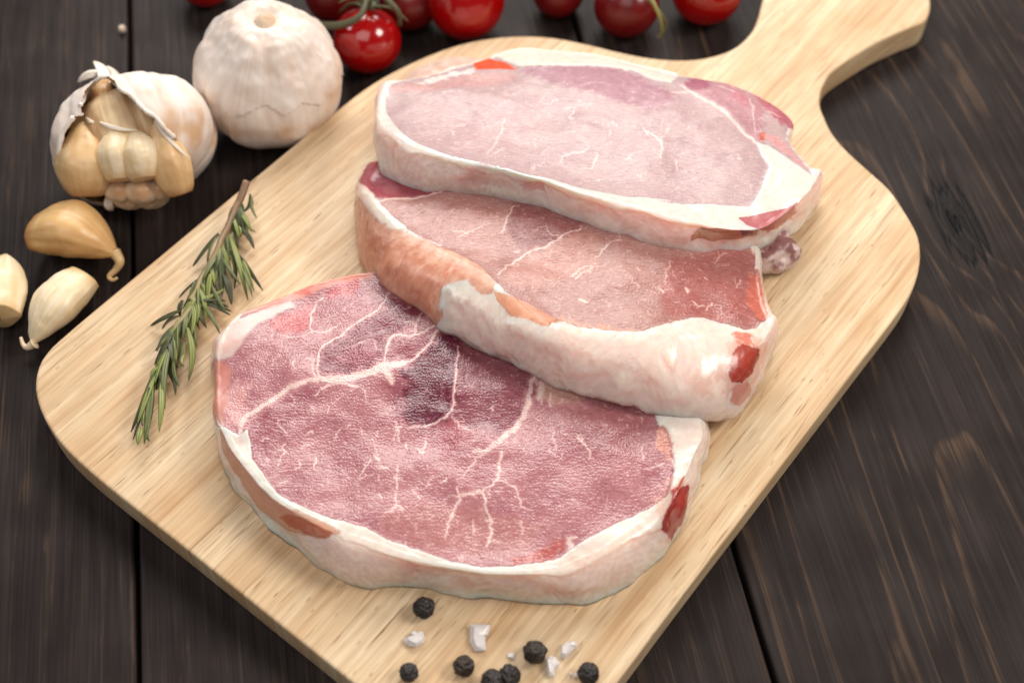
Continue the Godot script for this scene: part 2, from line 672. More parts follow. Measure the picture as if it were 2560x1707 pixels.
func cutting_board() -> void:
	var t := thing("cutting_board", "pale wooden cutting board with a handle, under the three pork chops", "cutting board", Vector3(-5,0,10))
	t.rotation.y = deg_to_rad(51.90)
	var looks := board_look()
	var flat := PackedVector3Array()
	for p in [Vector2(-105.1,33),Vector2(-105,5.1),Vector2(-104.8,-19.5),Vector2(-104.8,-45.2),Vector2(-104.6,-62.3),Vector2(-103.5,-75.5),Vector2(-100.7,-86.3),Vector2(-97.3,-93.6),Vector2(-93.8,-98.3),Vector2(-88.9,-102.2),Vector2(-83.6,-104),Vector2(-76.8,-104.5),Vector2(-65.4,-104.7),Vector2(-41.1,-104.8),Vector2(-12.5,-104.9),Vector2(15.8,-104.9),Vector2(39.2,-104.8),Vector2(60.5,-103.9),Vector2(78.9,-99.7),Vector2(95,-93.1),Vector2(105.6,-85.6),Vector2(113.2,-77.7),Vector2(119.3,-68.5),Vector2(124.2,-56.6),Vector2(127.7,-45.8),Vector2(132.6,-34.1),Vector2(139.5,-23.9),Vector2(146.9,-17.7),Vector2(155.5,-14.1),Vector2(165.3,-13.9),Vector2(173.9,-16.2),Vector2(183.1,-20),Vector2(197.4,-25.8),Vector2(213,-27.4),Vector2(229.8,-22),Vector2(241.2,-7.6),Vector2(242.5,7.7),Vector2(234,20.1),Vector2(221.2,28.6),Vector2(214.5,31.7),Vector2(208.9,32.3),Vector2(201.4,29.1),Vector2(189.2,24.5),Vector2(178,21.7),Vector2(165.8,19.4),Vector2(159.8,20.1),Vector2(154,21.7),Vector2(148.8,24.5),Vector2(146,27.1),Vector2(139.7,34.5),Vector2(135.4,42.9),Vector2(131.8,53.6),Vector2(128.6,62.7),Vector2(123.6,70.5),Vector2(119.3,76.4),Vector2(115.3,80.4),Vector2(109.3,84.1),Vector2(101.6,87.1),Vector2(92.6,88.9),Vector2(80.9,89.4),Vector2(63,89.4),Vector2(32.2,89.5),Vector2(-1.1,89.7),Vector2(-34.7,89.8),Vector2(-67.1,90.2),Vector2(-76,89.5),Vector2(-88,87),Vector2(-98,79),Vector2(-103.5,67),Vector2(-105,52)]:
		flat.append(Vector3(p.x, 0, p.y))
	var n := 360
	var places := ring_of(flat, n)
	var line := PackedVector3Array()
	for q in places:
		line.append(at_ring(flat, q))
	var out := PackedVector3Array()
	for i in n:
		var d := (line[(i + 2) % n] - line[(i + n - 2) % n]).normalized()
		out.append(Vector3(d.z, 0, -d.x))
	var poly := PackedVector2Array()
	for p in line:
		poly.append(Vector2(p.x, p.z))
	if Geometry2D.is_point_in_polygon(poly[0] + Vector2(out[0].x, out[0].z) * 0.5, poly):
		for i in n:
			out[i] = -out[i]
	# rim of the top face, then round its edge, down the side and round underneath
	var prof := [Vector2(-0.9, 0), Vector2(-0.5, -0.07), Vector2(-0.22, -0.25), Vector2(-0.06, -0.5), Vector2(0, -0.9), Vector2(0, -TOP * 0.5), Vector2(-0.1, -TOP + 1.6), Vector2(-0.5, -TOP + 0.7), Vector2(-1.6, -TOP + 0.2)]
	var rows := []
	var uvs := PackedVector2Array()
	for k in prof.size():
		var row := PackedVector3Array()
		for i in n:
			var p: Vector3 = line[i] + out[i] * prof[k].x
			row.append(p + Vector3(0, TOP + prof[k].y, 0))
			uvs.append(Vector2((p.x + out[i].x * -prof[k].y * 0.5 + 180.0) / 400.0, (p.z + out[i].z * -prof[k].y + 105.0) / 210.0))
		rows.append(row)
	var topv := PackedVector3Array()
	var top_poly := PackedVector2Array()
	var top_uv := PackedVector2Array()
	for i in n:
		topv.append(rows[0][i])
		top_poly.append(Vector2(rows[0][i].x, rows[0][i].z))
		top_uv.append(Vector2((rows[0][i].x + 180.0) / 400.0, (rows[0][i].z + 105.0) / 210.0))
	var tri := Geometry2D.triangulate_polygon(top_poly)
	var side := grid(rows, true, null, uvs, Vector3(0, TOP * 0.5, 0))
	part(t, "board_edge", side, looks[1])
	var up := PackedVector3Array()
	up.resize(n)
	up.fill(Vector3.UP)
	part(t, "board_face", from_arrays(topv, tri, up, null, top_uv), looks[0])
	var under := PackedVector3Array()
	for i in n:
		under.append(rows[-1][i])
	var down := PackedVector3Array()
	down.resize(n)
	down.fill(Vector3.DOWN)
	part(t, "board_underside", from_arrays(under, tri, down, null, top_uv), looks[1])


# ---------------------------------------------------------------- pork
# rim: the edge of the upper face (x, height over the board, z); out: where the side meets what is below
func chop(label: String, wet: float, rim: PackedVector3Array, out: PackedVector3Array, middle: float, sheet: Sheet, sd: int, square: float, names: Array) -> Node3D:
	var n := 460
	var m := 84
	var k_side := 22
	var places := ring_of(rim, n)
	var pr := PackedVector3Array()
	var po := PackedVector3Array()
	var c := Vector3.ZERO
	for q in places:
		pr.append(at_ring(rim, q))
		po.append(at_ring(out, q))
		c += pr[-1] / n
	var root := thing("pork_chop", label, "pork chop", Vector3(c.x, TOP, c.z), "raw pork chops on the cutting board")
	var away := PackedVector2Array()
	for i in n:
		var d := pr[(i + 5) % n] - pr[(i + n - 5) % n]
		var a := Vector2(d.z, -d.x).normalized()
		if a.dot(Vector2(pr[i].x - c.x, pr[i].z - c.z)) < 0:
			a = -a
		away.append(a)
	var lump := noise(1.0 / 12.0, sd, 2)
	var wav := noise(1.0 / 34.0, sd + 9, 2)
	var v := PackedVector3Array()
	var uv := PackedVector2Array()
	var spot := PackedVector2Array()
	for r in m + 1:
		var s := 1.0 - pow(1.0 - float(r) / m, 1.25)
		for i in n:
			var e := pr[i]
			var p := c.lerp(e, s)
			p.y = lerpf(middle, e.y, pow(s, 2.3))
			var q := Vector2(p.x, p.z)
			var fade := smoothstep(0.0, 0.1, s)
			p.y += (lump.get_noise_3d(p.x, 0, p.z) * 0.3 + wav.get_noise_2d(p.x, p.z) * 1.2) * fade + sheet.broad[sheet.index(q)]
			v.append(p)
			spot.append(q)
	var walked := PackedFloat32Array()
	walked.resize(n)
	for r in range(1, k_side + 1):
		var f := float(r) / k_side * PI * 0.5
		for i in n:
			var a := pr[i]
			var o := po[i]
			var sx := pow(sin(f), square)
			var sy := pow(1.0 - cos(f), 1.0)
			var p := Vector3(lerpf(a.x, o.x, sx), lerpf(a.y, o.y, sy), lerpf(a.z, o.z, sx))
			var prev := v[(m + r - 1) * n + i]
			walked[i] += Vector3(p.x, p.y, p.z).distance_to(prev) if r > 1 else p.distance_to(a)
			var q := Vector2(a.x, a.z) + away[i] * walked[i]
			var bulge := lump.get_noise_3d(p.x, p.y * 1.3, p.z) * 1.1 * sin(f) + sheet.broad[sheet.index(q)] * 0.8
			var base_y := (lump.get_noise_3d(a.x, 0, a.z) * 0.3 + wav.get_noise_2d(a.x, a.z) * 1.2 + sheet.broad[sheet.index(Vector2(a.x, a.z))]) * cos(f)
			p += Vector3(away[i].x, 0, away[i].y) * bulge + Vector3(0, base_y, 0)
			v.append(p)
			spot.append(q)
	for r in 2:
		for i in n:
			var o := v[(m + k_side) * n + i] if r == 0 else c
			var p := Vector3(o.x - away[i].x * 1.8, po[i].y - 0.2, o.z - away[i].y * 1.8) if r == 0 else Vector3(c.x, maxf(po[i].y - 0.4, 0.1), c.z)
			v.append(p)
			spot.append(spot[(m + k_side) * n + i])
	for q in spot:
		uv.append(sheet.uv(q))
	for i in v.size():
		v[i] -= Vector3(c.x, 0, c.z)
	var rows := m + k_side + 3
	var idx := PackedInt32Array()
	for r in rows - 1:
		for i in n:
			var a := r * n + i
			var b := r * n + (i + 1) % n
			if r > 0:
				idx.append_array(PackedInt32Array([a, b, b + n]))
			idx.append_array(PackedInt32Array([a, b + n, a + n]))
	var nrm := normals(v, idx, Vector3(0, middle * 0.5, 0))
	var top_n := Vector3.ZERO
	for i in n:
		top_n += nrm[n + i]
	for i in n:
		nrm[i] = top_n.normalized()
	var col := sheet.color_texture()
	var rel := sheet.relief_texture()
	for kind in names.size():
		var take := PackedInt32Array()
		for t in range(0, idx.size(), 3):
			var mid := (spot[idx[t]] + spot[idx[t + 1]] + spot[idx[t + 2]]) / 3.0
			if mini(sheet.tissue[sheet.index(mid)], names.size() - 1) == kind:
				take.append_array(PackedInt32Array([idx[t], idx[t + 1], idx[t + 2]]))
		if take.is_empty():
			continue
		var seen := {}
		var v2 := PackedVector3Array()
		var n2 := PackedVector3Array()
		var u2 := PackedVector2Array()
		for t in take.size():
			var j := take[t]
			if not seen.has(j):
				seen[j] = v2.size()
				v2.append(v[j])
				n2.append(nrm[j])
				u2.append(uv[j])
			take[t] = seen[j]
		var look := mat(Color.WHITE, [wet, 0.26, 0.25, 0.33, 0.25][kind])
		look.albedo_texture = col
		look.heightmap_enabled = true
		look.heightmap_scale = 0.1
		look.heightmap_texture = rel
		look.subsurf_scatter_enabled = true
		look.subsurf_scatter_strength = [0.18, 0.6, 0.2, 0.4, 0.2][kind]
		look.texture_repeat = false
		part(root, names[kind], from_arrays(v2, take, n2, null, u2), look)
	return root


func flecks(s: Sheet, count: int, where: Rect2, lean: float, sd: int) -> void:
	# short broken threads of marbling, most of them along one direction
	var q := RandomNumberGenerator.new()
	q.seed = sd
	for i in count:
		var p := where.position + Vector2(q.randf(), q.randf()) * where.size
		if s.tissue[s.index(p)] != 0:
			continue
		var a := lean + q.randfn(0.0, 0.45)
		var l := 0.6 + 4.5 * pow(q.randf(), 2.4)
		var pts := [p]
		for k in 3:
			a += q.randfn(0.0, 0.4)
			pts.append(pts[-1] + Vector2(cos(a), sin(a)) * l / 3.0)
		s.seam(pts, q.randf_range(0.18, 0.5), q.randf_range(90, 210), 0.8, 1.2)


func specks(s: Sheet, count: int, where: Rect2, sd: int) -> void:
	# the fine pale stipple of fat between fibres
	var q := RandomNumberGenerator.new()
	q.seed = sd
	for i in count:
		var p := where.position + Vector2(q.randf(), q.randf()) * where.size
		var at := s.index(p)
		if s.tissue[at] != 0 or s.nc[at] + s.nb[at] < 190 + q.randi_range(0, 90):
			continue
		var a := q.randf() * TAU
		s.seam([p, p + Vector2(cos(a), sin(a)) * q.randf_range(0.2, 1.1)], q.randf_range(0.15, 0.34), q.randf_range(80, 150), 0.5, 1.0)


func chops() -> void:
	var names := ["lean_meat", "fat_rim", "muscle_end", "outer_muscle", "muscle_end"]
	var s1 := Sheet.new(Vector2(-110, -35), Vector2(190, 155), 5.0, 101)
	paint_front(s1)
	chop("front pork chop lying flat, dark pink lean with white marbling seams", 0.22, [Vector3(-83.3,12,29.1),Vector3(-81.2,12,43),Vector3(-77.2,12,51.1),Vector3(-70.7,12.5,60.1),Vector3(-62,13,69.8),Vector3(-52.2,13,75.9),Vector3(-42.7,13,80.8),Vector3(-33.4,13,84.3),Vector3(-23.1,13,87.7),Vector3(-11.9,13,90.2),Vector3(0.4,13,91.6),Vector3(12.8,13,89.8),Vector3(23.6,13,84.9),Vector3(33,13,77.6),Vector3(40.9,13,70.5),Vector3(44.5,12.5,63.5),Vector3(48.4,12,56.4),Vector3(50.9,12,50.8),Vector3(50,12,44),Vector3(44.5,12,37.2),Vector3(27.8,12,26.8),Vector3(13.1,12,15.3),Vector3(-3.3,12,3.3),Vector3(-22.9,12,-5.8),Vector3(-36.2,11.5,-9.9),Vector3(-43.4,11,-8.9),Vector3(-51.9,10.5,-7.3),Vector3(-62,10.5,-3.3),Vector3(-71.8,10.5,2.5),Vector3(-78.4,11,6.6),Vector3(-82.3,11.5,12),Vector3(-83.8,12,19.6)], [Vector3(-87.3,0,24.1),Vector3(-84.8,0,38.3),Vector3(-82.8,0,48.8),Vector3(-78.2,0,58.1),Vector3(-68.4,0,69.3),Vector3(-56.6,0,79.6),Vector3(-46.4,0,87.5),Vector3(-37.9,0,89.9),Vector3(-26.5,0,89.5),Vector3(-13.2,0,92),Vector3(0.5,0,93.6),Vector3(14.1,0,94.4),Vector3(25.5,0,92.3),Vector3(36.6,0,83.2),Vector3(46.1,0,73.7),Vector3(49.7,0,63.6),Vector3(52.9,0,53.8),Vector3(55.7,0,46),Vector3(54.5,0,38),Vector3(47,0,37),Vector3(30.2,0,26),Vector3(15.1,0,13.7),Vector3(-2.3,0,1),Vector3(-23,0,-8.3),Vector3(-36.9,0,-12.3),Vector3(-44.4,0,-11.2),Vector3(-53.2,0,-9.4),Vector3(-63.6,0,-5.2),Vector3(-73.7,0,0.9),Vector3(-80.5,0,5.2),Vector3(-84.6,0,10.9),Vector3(-88.5,0,12.7)], 12.6, s1, 41, 1.0, names)
	var s2 := Sheet.new(Vector2(-75, -85), Vector2(180, 150), 5.0, 202)
	paint_middle(s2)
	var mid_chop := chop("middle pork chop between the other two, thick white fat and orange edge facing front", 0.32, [Vector3(-40,16,-45.8),Vector3(-43.4,17,-39.9),Vector3(-41.7,20,-30.3),Vector3(-35.8,22,-21.5),Vector3(-27.5,24,-12.4),Vector3(-17.2,26,-3.4),Vector3(-8.2,27,3.9),Vector3(-1.4,28,12.1),Vector3(7.7,28,21.6),Vector3(18.5,28,25.5),Vector3(30.6,27,26.3),Vector3(42.7,26,26.4),Vector3(53.8,24,26),Vector3(62.8,21,24.6),Vector3(70.1,18,20.4),Vector3(73.5,17,15),Vector3(72.5,16,7.5),Vector3(72.5,15,-3.4),Vector3(72.6,15,-13.4),Vector3(68.7,15,-27.3),Vector3(52.1,15,-38.1),Vector3(30.8,15,-47.3),Vector3(3.3,15,-53.9),Vector3(-21.7,15,-55.8),Vector3(-34.7,15,-52.6)], [Vector3(-47.2,2,-56.6),Vector3(-50,2,-46.5),Vector3(-49.1,3,-33.2),Vector3(-46,3,-17.7),Vector3(-37.7,12,-2.9),Vector3(-26.7,13,7.7),Vector3(-17.6,13,15.4),Vector3(-8.2,13,22.1),Vector3(1.7,13,27.6),Vector3(13.8,13,35.1),Vector3(27,13,39),Vector3(39,12.5,42),Vector3(51,12,43.5),Vector3(63.3,5,39),Vector3(71.2,2,26.8),Vector3(77.9,1,10.9),Vector3(76.3,1,-1.1),Vector3(76.5,0,-12.4),Vector3(76.8,0,-22.8),Vector3(71,0,-28.1),Vector3(54,0,-39.7),Vector3(31.6,0,-49.7),Vector3(2.5,0,-56.3),Vector3(-23.3,0,-57.7),Vector3(-36.7,0,-54.2)], 24.0, s2, 52, 0.95, names)
	var s3 := Sheet.new(Vector2(-70, -130), Vector2(190, 160), 5.0, 303)
	paint_back(s3)
	var top_chop := chop("topmost pork chop at the back, pale pink lean with a smooth white fat rim", 0.38, [Vector3(-39.4,22,-77.7),Vector3(-41.3,25,-62.7),Vector3(-39,28,-54.1),Vector3(-32,31,-45.3),Vector3(-20.9,33,-36.4),Vector3(-7,34,-31.4),Vector3(6.6,34,-26.5),Vector3(20,34,-20.9),Vector3(33.2,33,-16.6),Vector3(45,32,-12.9),Vector3(58.9,29,-11.7),Vector3(72,26,-13.4),Vector3(82.9,23,-23),Vector3(89.8,21,-31.5),Vector3(93.5,20,-38.2),Vector3(91.4,19,-46.5),Vector3(87.3,18,-57.3),Vector3(89.4,18,-65.9),Vector3(84.7,18,-73.4),Vector3(73.9,18,-82.1),Vector3(61.7,18,-85.4),Vector3(46.9,18,-89.4),Vector3(32.6,18,-93.8),Vector3(16.7,18,-97.8),Vector3(0.6,18,-98.7),Vector3(-9.6,18.5,-93.9),Vector3(-23.8,19.5,-86.5),Vector3(-32.9,20.5,-82.1)], [Vector3(-44.2,8,-83.8),Vector3(-44.4,12,-66.3),Vector3(-42.8,15,-52.7),Vector3(-38.2,16,-41.5),Vector3(-25.8,17,-32.8),Vector3(-10.1,17,-29.9),Vector3(4.2,17,-26),Vector3(17.2,17,-19.6),Vector3(31.4,16,-13.2),Vector3(44.1,15,-8.7),Vector3(59.5,14,-10.6),Vector3(74.2,12,-16.8),Vector3(88.4,6,-28.9),Vector3(97.1,4,-41.4),Vector3(99.1,3,-50),Vector3(93.9,5,-46.1),Vector3(89.8,5,-57.4),Vector3(91.9,4,-66.3),Vector3(87,3,-74.2),Vector3(76,2,-83.4),Vector3(63.5,1,-87.1),Vector3(48,0,-91.6),Vector3(32.7,0,-96.3),Vector3(15.9,0,-100.2),Vector3(-0.8,0,-100.8),Vector3(-11.4,1,-95.6),Vector3(-26,3,-87.7),Vector3(-35.2,5,-83.1)], 27.5, s3, 63, 0.92, names)


	var gristle := mat(Color.WHITE, 0.4, true)
	part(mid_chop, "bone", bone_end(Vector3(80.4,18,-21.3) - mid_chop.position / MM), gristle)
	# the thin skirt of membrane that lies on the board behind the topmost chop
	var rows := []
	var cols := PackedColorArray()
	var outer := smooth_open([Vector3(-39.9,12.9,-100.1),Vector3(-35.2,12.9,-107.7),Vector3(-27.8,12.9,-112.8),Vector3(-20.2,12.9,-115.1),Vector3(-13.5,12.9,-114.4),Vector3(-9.8,12.9,-113.3)], 6)
	var inner := smooth_open([Vector3(-36.7,22,-87.5),Vector3(-31.8,22,-91.7),Vector3(-25.2,22,-94.2),Vector3(-18.7,22,-97.2),Vector3(-13.5,22,-99.4),Vector3(-9.1,22,-101.5)], 6)
	var lift := noise(1.0 / 7.0, 640, 2)
	for layer in 2:
		for r in 9:
			var f := float(r) / 8.0
			if layer == 1:
				f = 1.0 - f
			var row := PackedVector3Array()
			for i in outer.size():
				var p: Vector3 = outer[i].lerp(inner[i], f)
				p.y += 2.0 * sin(f * PI * 0.6) + lift.get_noise_3dv(p) * 0.9 * f - (1.3 if layer == 1 else 0.0)
				row.append(p - top_chop.position / MM)
				cols.append(lin(226, 204, 190).lerp(lin(206, 168, 150), clampf(0.5 + lift.get_noise_3dv(p * 1.7), 0, 1)))
			rows.append(row)
	part(top_chop, "membrane", grid(rows, false, cols), gristle)


func bone_end(at: Vector3) -> ArrayMesh:
	var rows := []
	var cols := PackedColorArray()
	var lump := noise(1.0 / 7.0, 611, 3)
	for r in 41:
		var a := PI * r / 40.0
		var row := PackedVector3Array()
		for c in 60:
			var f := TAU * c / 60.0
			var d := Vector3(sin(a) * cos(f), cos(a), sin(a) * sin(f))
			var p := Vector3(d.x * 8.0, d.y * 6.5, d.z * 7.5)
			p *= 1.0 + lump.get_noise_3dv(p) * 0.3
			row.append(at + p)
			var fatty := smoothstep(0.0, 0.25, lump.get_noise_3dv(p + Vector3(30, 0, 0)) + d.z * 0.35 - 0.05)
			cols.append(lin(138, 94, 94).lerp(lin(206, 182, 176), fatty))
		rows.append(row)
	return grid(rows, true, cols, null, at)


func paint_front(s: Sheet) -> void:
	s.base(srgb(174, 118, 121), srgb(152, 92, 102), 0.02)
	s.patch([Vector2(-83.3,29.1), Vector2(-81.2,43), Vector2(-77.2,51.1), Vector2(-70.7,60.1), Vector2(-62,69.8), Vector2(-52.2,75.9), Vector2(-42.7,80.8), Vector2(-33.4,84.3), Vector2(-23.1,87.7), Vector2(-11.9,90.2), Vector2(0.4,91.6), Vector2(12.8,89.8), Vector2(23.6,84.9), Vector2(33,77.6), Vector2(40.9,70.5), Vector2(44.5,63.5), Vector2(48.4,56.4), Vector2(50.9,50.8), Vector2(50,44), Vector2(44.5,37.2), Vector2(27.8,26.8), Vector2(13.1,15.3), Vector2(-3.3,3.3), Vector2(-22.9,-5.8), Vector2(-36.2,-9.9), Vector2(-43.4,-8.9), Vector2(-51.9,-7.3), Vector2(-62,-3.3), Vector2(-71.8,2.5), Vector2(-78.4,6.6), Vector2(-82.3,12), Vector2(-83.8,19.6), Vector2(-83.3,29.1), Vector2(-110,-35), Vector2(80,-35), Vector2(80,120), Vector2(-110,120), Vector2(-110,-35)], srgb(238, 212, 200), 1.2, 0.4, 1, 1, 0.1, 0.06)
	s.patch([Vector2(-71.3,8.5), Vector2(-60.8,3.2), Vector2(-58.1,1.9), Vector2(-58.9,12.6), Vector2(-64,14.6), Vector2(-69.4,13.8)], srgb(186, 80, 82), 3.6, 0.85, 0.7, -1, 0, 0)
	s.patch([Vector2(-55.4,-3.1), Vector2(-47.9,-7.8), Vector2(-45,-6.6), Vector2(-47.3,-0.5), Vector2(-55.1,0.2)], srgb(184, 82, 86), 3.6, 0.85, 0.7, -1, 0, 0)
	s.patch([Vector2(-55.1,21.5), Vector2(-52.6,18.1), Vector2(-46.3,12.6), Vector2(-39.6,6.5), Vector2(-35.9,-0.4), Vector2(-25.1,6.6), Vector2(-35,14.5), Vector2(-36.7,24), Vector2(-43,28.2), Vector2(-51.6,29.7), Vector2(-54.7,28.2)], srgb(116, 48, 62), 3.96, 1.53, 0.8, -1, 0, 0)
	s.patch([Vector2(-40.7,17), Vector2(-38.7,19.5), Vector2(-38.5,24), Vector2(-45.2,26.6), Vector2(-49.8,24.4), Vector2(-45.7,20.4)], srgb(170, 98, 108), 2.7, 1.02, 0.5, -1, 0, 0)
	s.patch([Vector2(-35.3,17.7), Vector2(-23.9,13.5), Vector2(-26.3,21.1), Vector2(-28.9,24.3), Vector2(-35,23.9)], srgb(132, 62, 72), 2.7, 0.85, 0.7, -1, 0, 0)
	s.patch([Vector2(-36.7,30.6), Vector2(-31,23.7), Vector2(-24.6,17.4), Vector2(-17.7,11.9), Vector2(-12.3,19.1), Vector2(-13.7,32.5), Vector2(-14.9,43.4), Vector2(-23.5,48.6), Vector2(-30,45.4), Vector2(-34.6,38.7)], srgb(124, 58, 70), 7.2, 1.36, 0.55, -1, 0, 0)
	s.patch([Vector2(-30.5,27.1), Vector2(-31.5,30.8), Vector2(-28.9,33), Vector2(-31.8,36.1), Vector2(-29.4,39.8), Vector2(-31,42.9), Vector2(-29.2,45.7), Vector2(-24.9,45.9), Vector2(-20.3,44.7), Vector2(-17,41.4), Vector2(-16,30.1), Vector2(-14.9,19.3), Vector2(-18.6,14.4), Vector2(-21.1,17.3), Vector2(-23.7,20.6), Vector2(-25.9,22.1), Vector2(-27.9,26.5)], srgb(90, 34, 50), 4.32, 1.53, 0.85, -1, 0, 0)
	s.patch([Vector2(-15.6,19.4), Vector2(-14.7,13.9), Vector2(4.2,26.2), Vector2(6.4,29.4), Vector2(5.6,35), Vector2(3.5,42.1), Vector2(-1.9,49.7), Vector2(-13.9,46.9), Vector2(-15.9,39.8)], srgb(122, 64, 74), 5.4, 0.85, 0.75, -1, 0, 0)
	s.patch([Vector2(-72.5,44.9), Vector2(-67.7,40.5), Vector2(-57.8,33.8), Vector2(-53.2,36.2), Vector2(-57.9,42.4), Vector2(-64.4,52.5), Vector2(-71.1,52.5)], srgb(138, 72, 84), 5.4, 1.02, 0.6, -1, 0, 0)
	s.patch([Vector2(6.6,27.5), Vector2(14.3,29.6), Vector2(22.8,34.4), Vector2(20.6,37.8), Vector2(13.3,39.8), Vector2(7.3,37.6)], srgb(198, 160, 138), 5.4, 1.02, 0.6, -1, 0, 0)
	s.patch([Vector2(14.9,41.5), Vector2(26.9,38.7), Vector2(38.8,42.6), Vector2(39,52.9), Vector2(26.1,57.5), Vector2(18,53.3)], srgb(140, 80, 84), 5.4, 1.02, 0.5, -1, 0, 0)
	s.patch([Vector2(-19.9,45.7), Vector2(-14.5,45.1), Vector2(-10.5,50.4), Vector2(-17.1,56), Vector2(-19.5,56.9)], srgb(150, 66, 78), 3.6, 1.02, 0.6, -1, 0, 0)
	s.patch([Vector2(-37.3,74.9), Vector2(-20.4,70.3), Vector2(-3,74.3), Vector2(8.5,76.8), Vector2(2.7,87.9), Vector2(-19.9,85.7), Vector2(-31.3,80.9)], srgb(180, 124, 118), 7.2, 1.02, 0.55, -1, 0, 0)
	s.patch([Vector2(-0.8,87.5), Vector2(5.2,86.2), Vector2(11.6,82.3), Vector2(14.3,82), Vector2(13.1,85.1), Vector2(9.1,88.1), Vector2(3.6,89.4), Vector2(-1.2,89)], srgb(180, 86, 78), 2.7, 0.85, 0.65, -1, 0, 0)
	s.patch([Vector2(-85.7,24.6), Vector2(-87.6,20.4), Vector2(-84.6,12.4), Vector2(-78.1,7.8), Vector2(-72,3.3), Vector2(-65.5,1), Vector2(-63.5,3.3), Vector2(-70.2,7.7), Vector2(-75.7,12.9), Vector2(-77.6,18.3), Vector2(-80.3,23.2)], srgb(226, 192, 182), 4, 0.24, 0.8, 1, 0.2, 0)
	s.patch([Vector2(-80.4,7.8), Vector2(-73.9,-1.8), Vector2(-66.6,-5.5), Vector2(-58,-9.9), Vector2(-48.3,-15.2), Vector2(-43.3,-15.1), Vector2(-41.4,-7.1), Vector2(-47.8,-6.7), Vector2(-54.5,-4.3), Vector2(-63.3,0.3), Vector2(-71.8,4.6)], srgb(214, 134, 116), 2.4, 0.24, 0.8, 3, 0, 0)
	s.patch([Vector2(-65.8,-1.4), Vector2(-61.4,-3.9), Vector2(-58.5,-4.1), Vector2(-61.2,-1.7)], srgb(200, 80, 70), 1.44, 1.02, 0.7, -1, 0, 0)
	s.patch([Vector2(-92,25.8), Vector2(-82.8,24.1), Vector2(-80,26.1), Vector2(-80.2,31.5), Vector2(-78.9,37.1), Vector2(-79.6,42.2), Vector2(-79.9,48.8), Vector2(-87.2,52), Vector2(-88.5,42), Vector2(-91.9,32.6)], srgb(196, 116, 100), 3.2, 0.24, 0.75, 3, 0, 0)
	s.patch([Vector2(-80.3,30.4), Vector2(-74.2,33.1), Vector2(-74,42.3), Vector2(-75.5,47.5), Vector2(-78.9,47.7), Vector2(-80,39.5)], srgb(226, 172, 166), 5.4, 1.02, 0.55, -1, 0, 0)
	s.patch([Vector2(-74.9,49.8), Vector2(-72.9,47.7), Vector2(-71.3,52.5), Vector2(-70.4,57.5), Vector2(-67.3,61.7), Vector2(-64.4,65.9), Vector2(-62.1,68.5), Vector2(-58.1,71), Vector2(-52.5,73.8), Vector2(-46.7,76.4), Vector2(-38,78.8), Vector2(-32.9,82), Vector2(-25.3,84.5), Vector2(-16,88.1), Vector2(-8.3,89.7), Vector2(0.3,89.8), Vector2(7.1,88.9), Vector2(12.6,86.9), Vector2(16.3,84.1), Vector2(21.1,81), Vector2(27.4,77.1), Vector2(35.6,73), Vector2(41.5,69), Vector2(43.1,63.8), Vector2(44.1,58.7), Vector2(43.9,53), Vector2(42.7,47.4), Vector2(40.6,46.3), Vector2(39.5,41.2), Vector2(53.3,42.5), Vector2(54.5,51.3), Vector2(51.6,58), Vector2(47.7,65.2), Vector2(43.7,72.7), Vector2(35.3,80.4), Vector2(25.4,87.9), Vector2(13.8,93.3), Vector2(0.5,95.2), Vector2(-12.4,93.8), Vector2(-24.1,91.2), Vector2(-34.6,87.7), Vector2(-44.2,84.1), Vector2(-54,79.1), Vector2(-64.4,72.5), Vector2(-73.5,62.4), Vector2(-80.3,53), Vector2(-84.7,44)], srgb(233, 207, 196), 1.1, 0.24, 1, 1, 0.6, 0.02)
	s.patch([Vector2(-85.8,52.6), Vector2(-79.9,54.4), Vector2(-75.2,58.1), Vector2(-69.9,66.6), Vector2(-63.5,70.9), Vector2(-55.5,74.4), Vector2(-49.1,77.5), Vector2(-44.1,80.3), Vector2(-48.2,83.6), Vector2(-50.7,87.6), Vector2(-54.8,89.3), Vector2(-57.5,88.3), Vector2(-63.9,89.8), Vector2(-70.3,87), Vector2(-78.1,78.9), Vector2(-82.6,72), Vector2(-83.6,64.4), Vector2(-88.3,57.6)], srgb(214, 146, 118), 2.4, 0.24, 0.85, 3, 0, 0)
	s.patch([Vector2(-60.6,79.4), Vector2(-55,78.2), Vector2(-50.3,78.8), Vector2(-46.5,81), Vector2(-50.2,87), Vector2(-54.3,88.3), Vector2(-57.8,87.6), Vector2(-61.9,86.3), Vector2(-65,83.6)], srgb(190, 106, 80), 2.2, 0.27, 0.85, 3, 0, 0)
	s.patch([Vector2(-39.1,89.8), Vector2(-24.1,89.3), Vector2(-8.4,92.4), Vector2(-9,97.2), Vector2(-22,96.9), Vector2(-34.1,93.5)], srgb(224, 184, 166), 4.5, 1.36, 0.5, -1, 0, 0)
	s.patch([Vector2(-30.4,96.4), Vector2(-24.9,90), Vector2(-23.4,92.9), Vector2(-24.9,97), Vector2(-29.6,98.9)], srgb(206, 160, 156), 2.7, 1.02, 0.5, -1, 0, 0)
	s.patch([Vector2(17,87.1), Vector2(27.5,84.2), Vector2(32.5,83.5), Vector2(26,87.3), Vector2(15,89.2), Vector2(6.7,90.7)], srgb(230, 194, 178), 1.8, 1.19, 0.5, -1, 0, 0)
	s.patch([Vector2(41.1,46.3), Vector2(43.1,48.4), Vector2(44.2,53), Vector2(44.1,58.7), Vector2(43.1,56.7), Vector2(40.8,54.9), Vector2(39.6,51.9)], srgb(214, 148, 128), 1.8, 0.85, 0.75, -1, 0, 0)
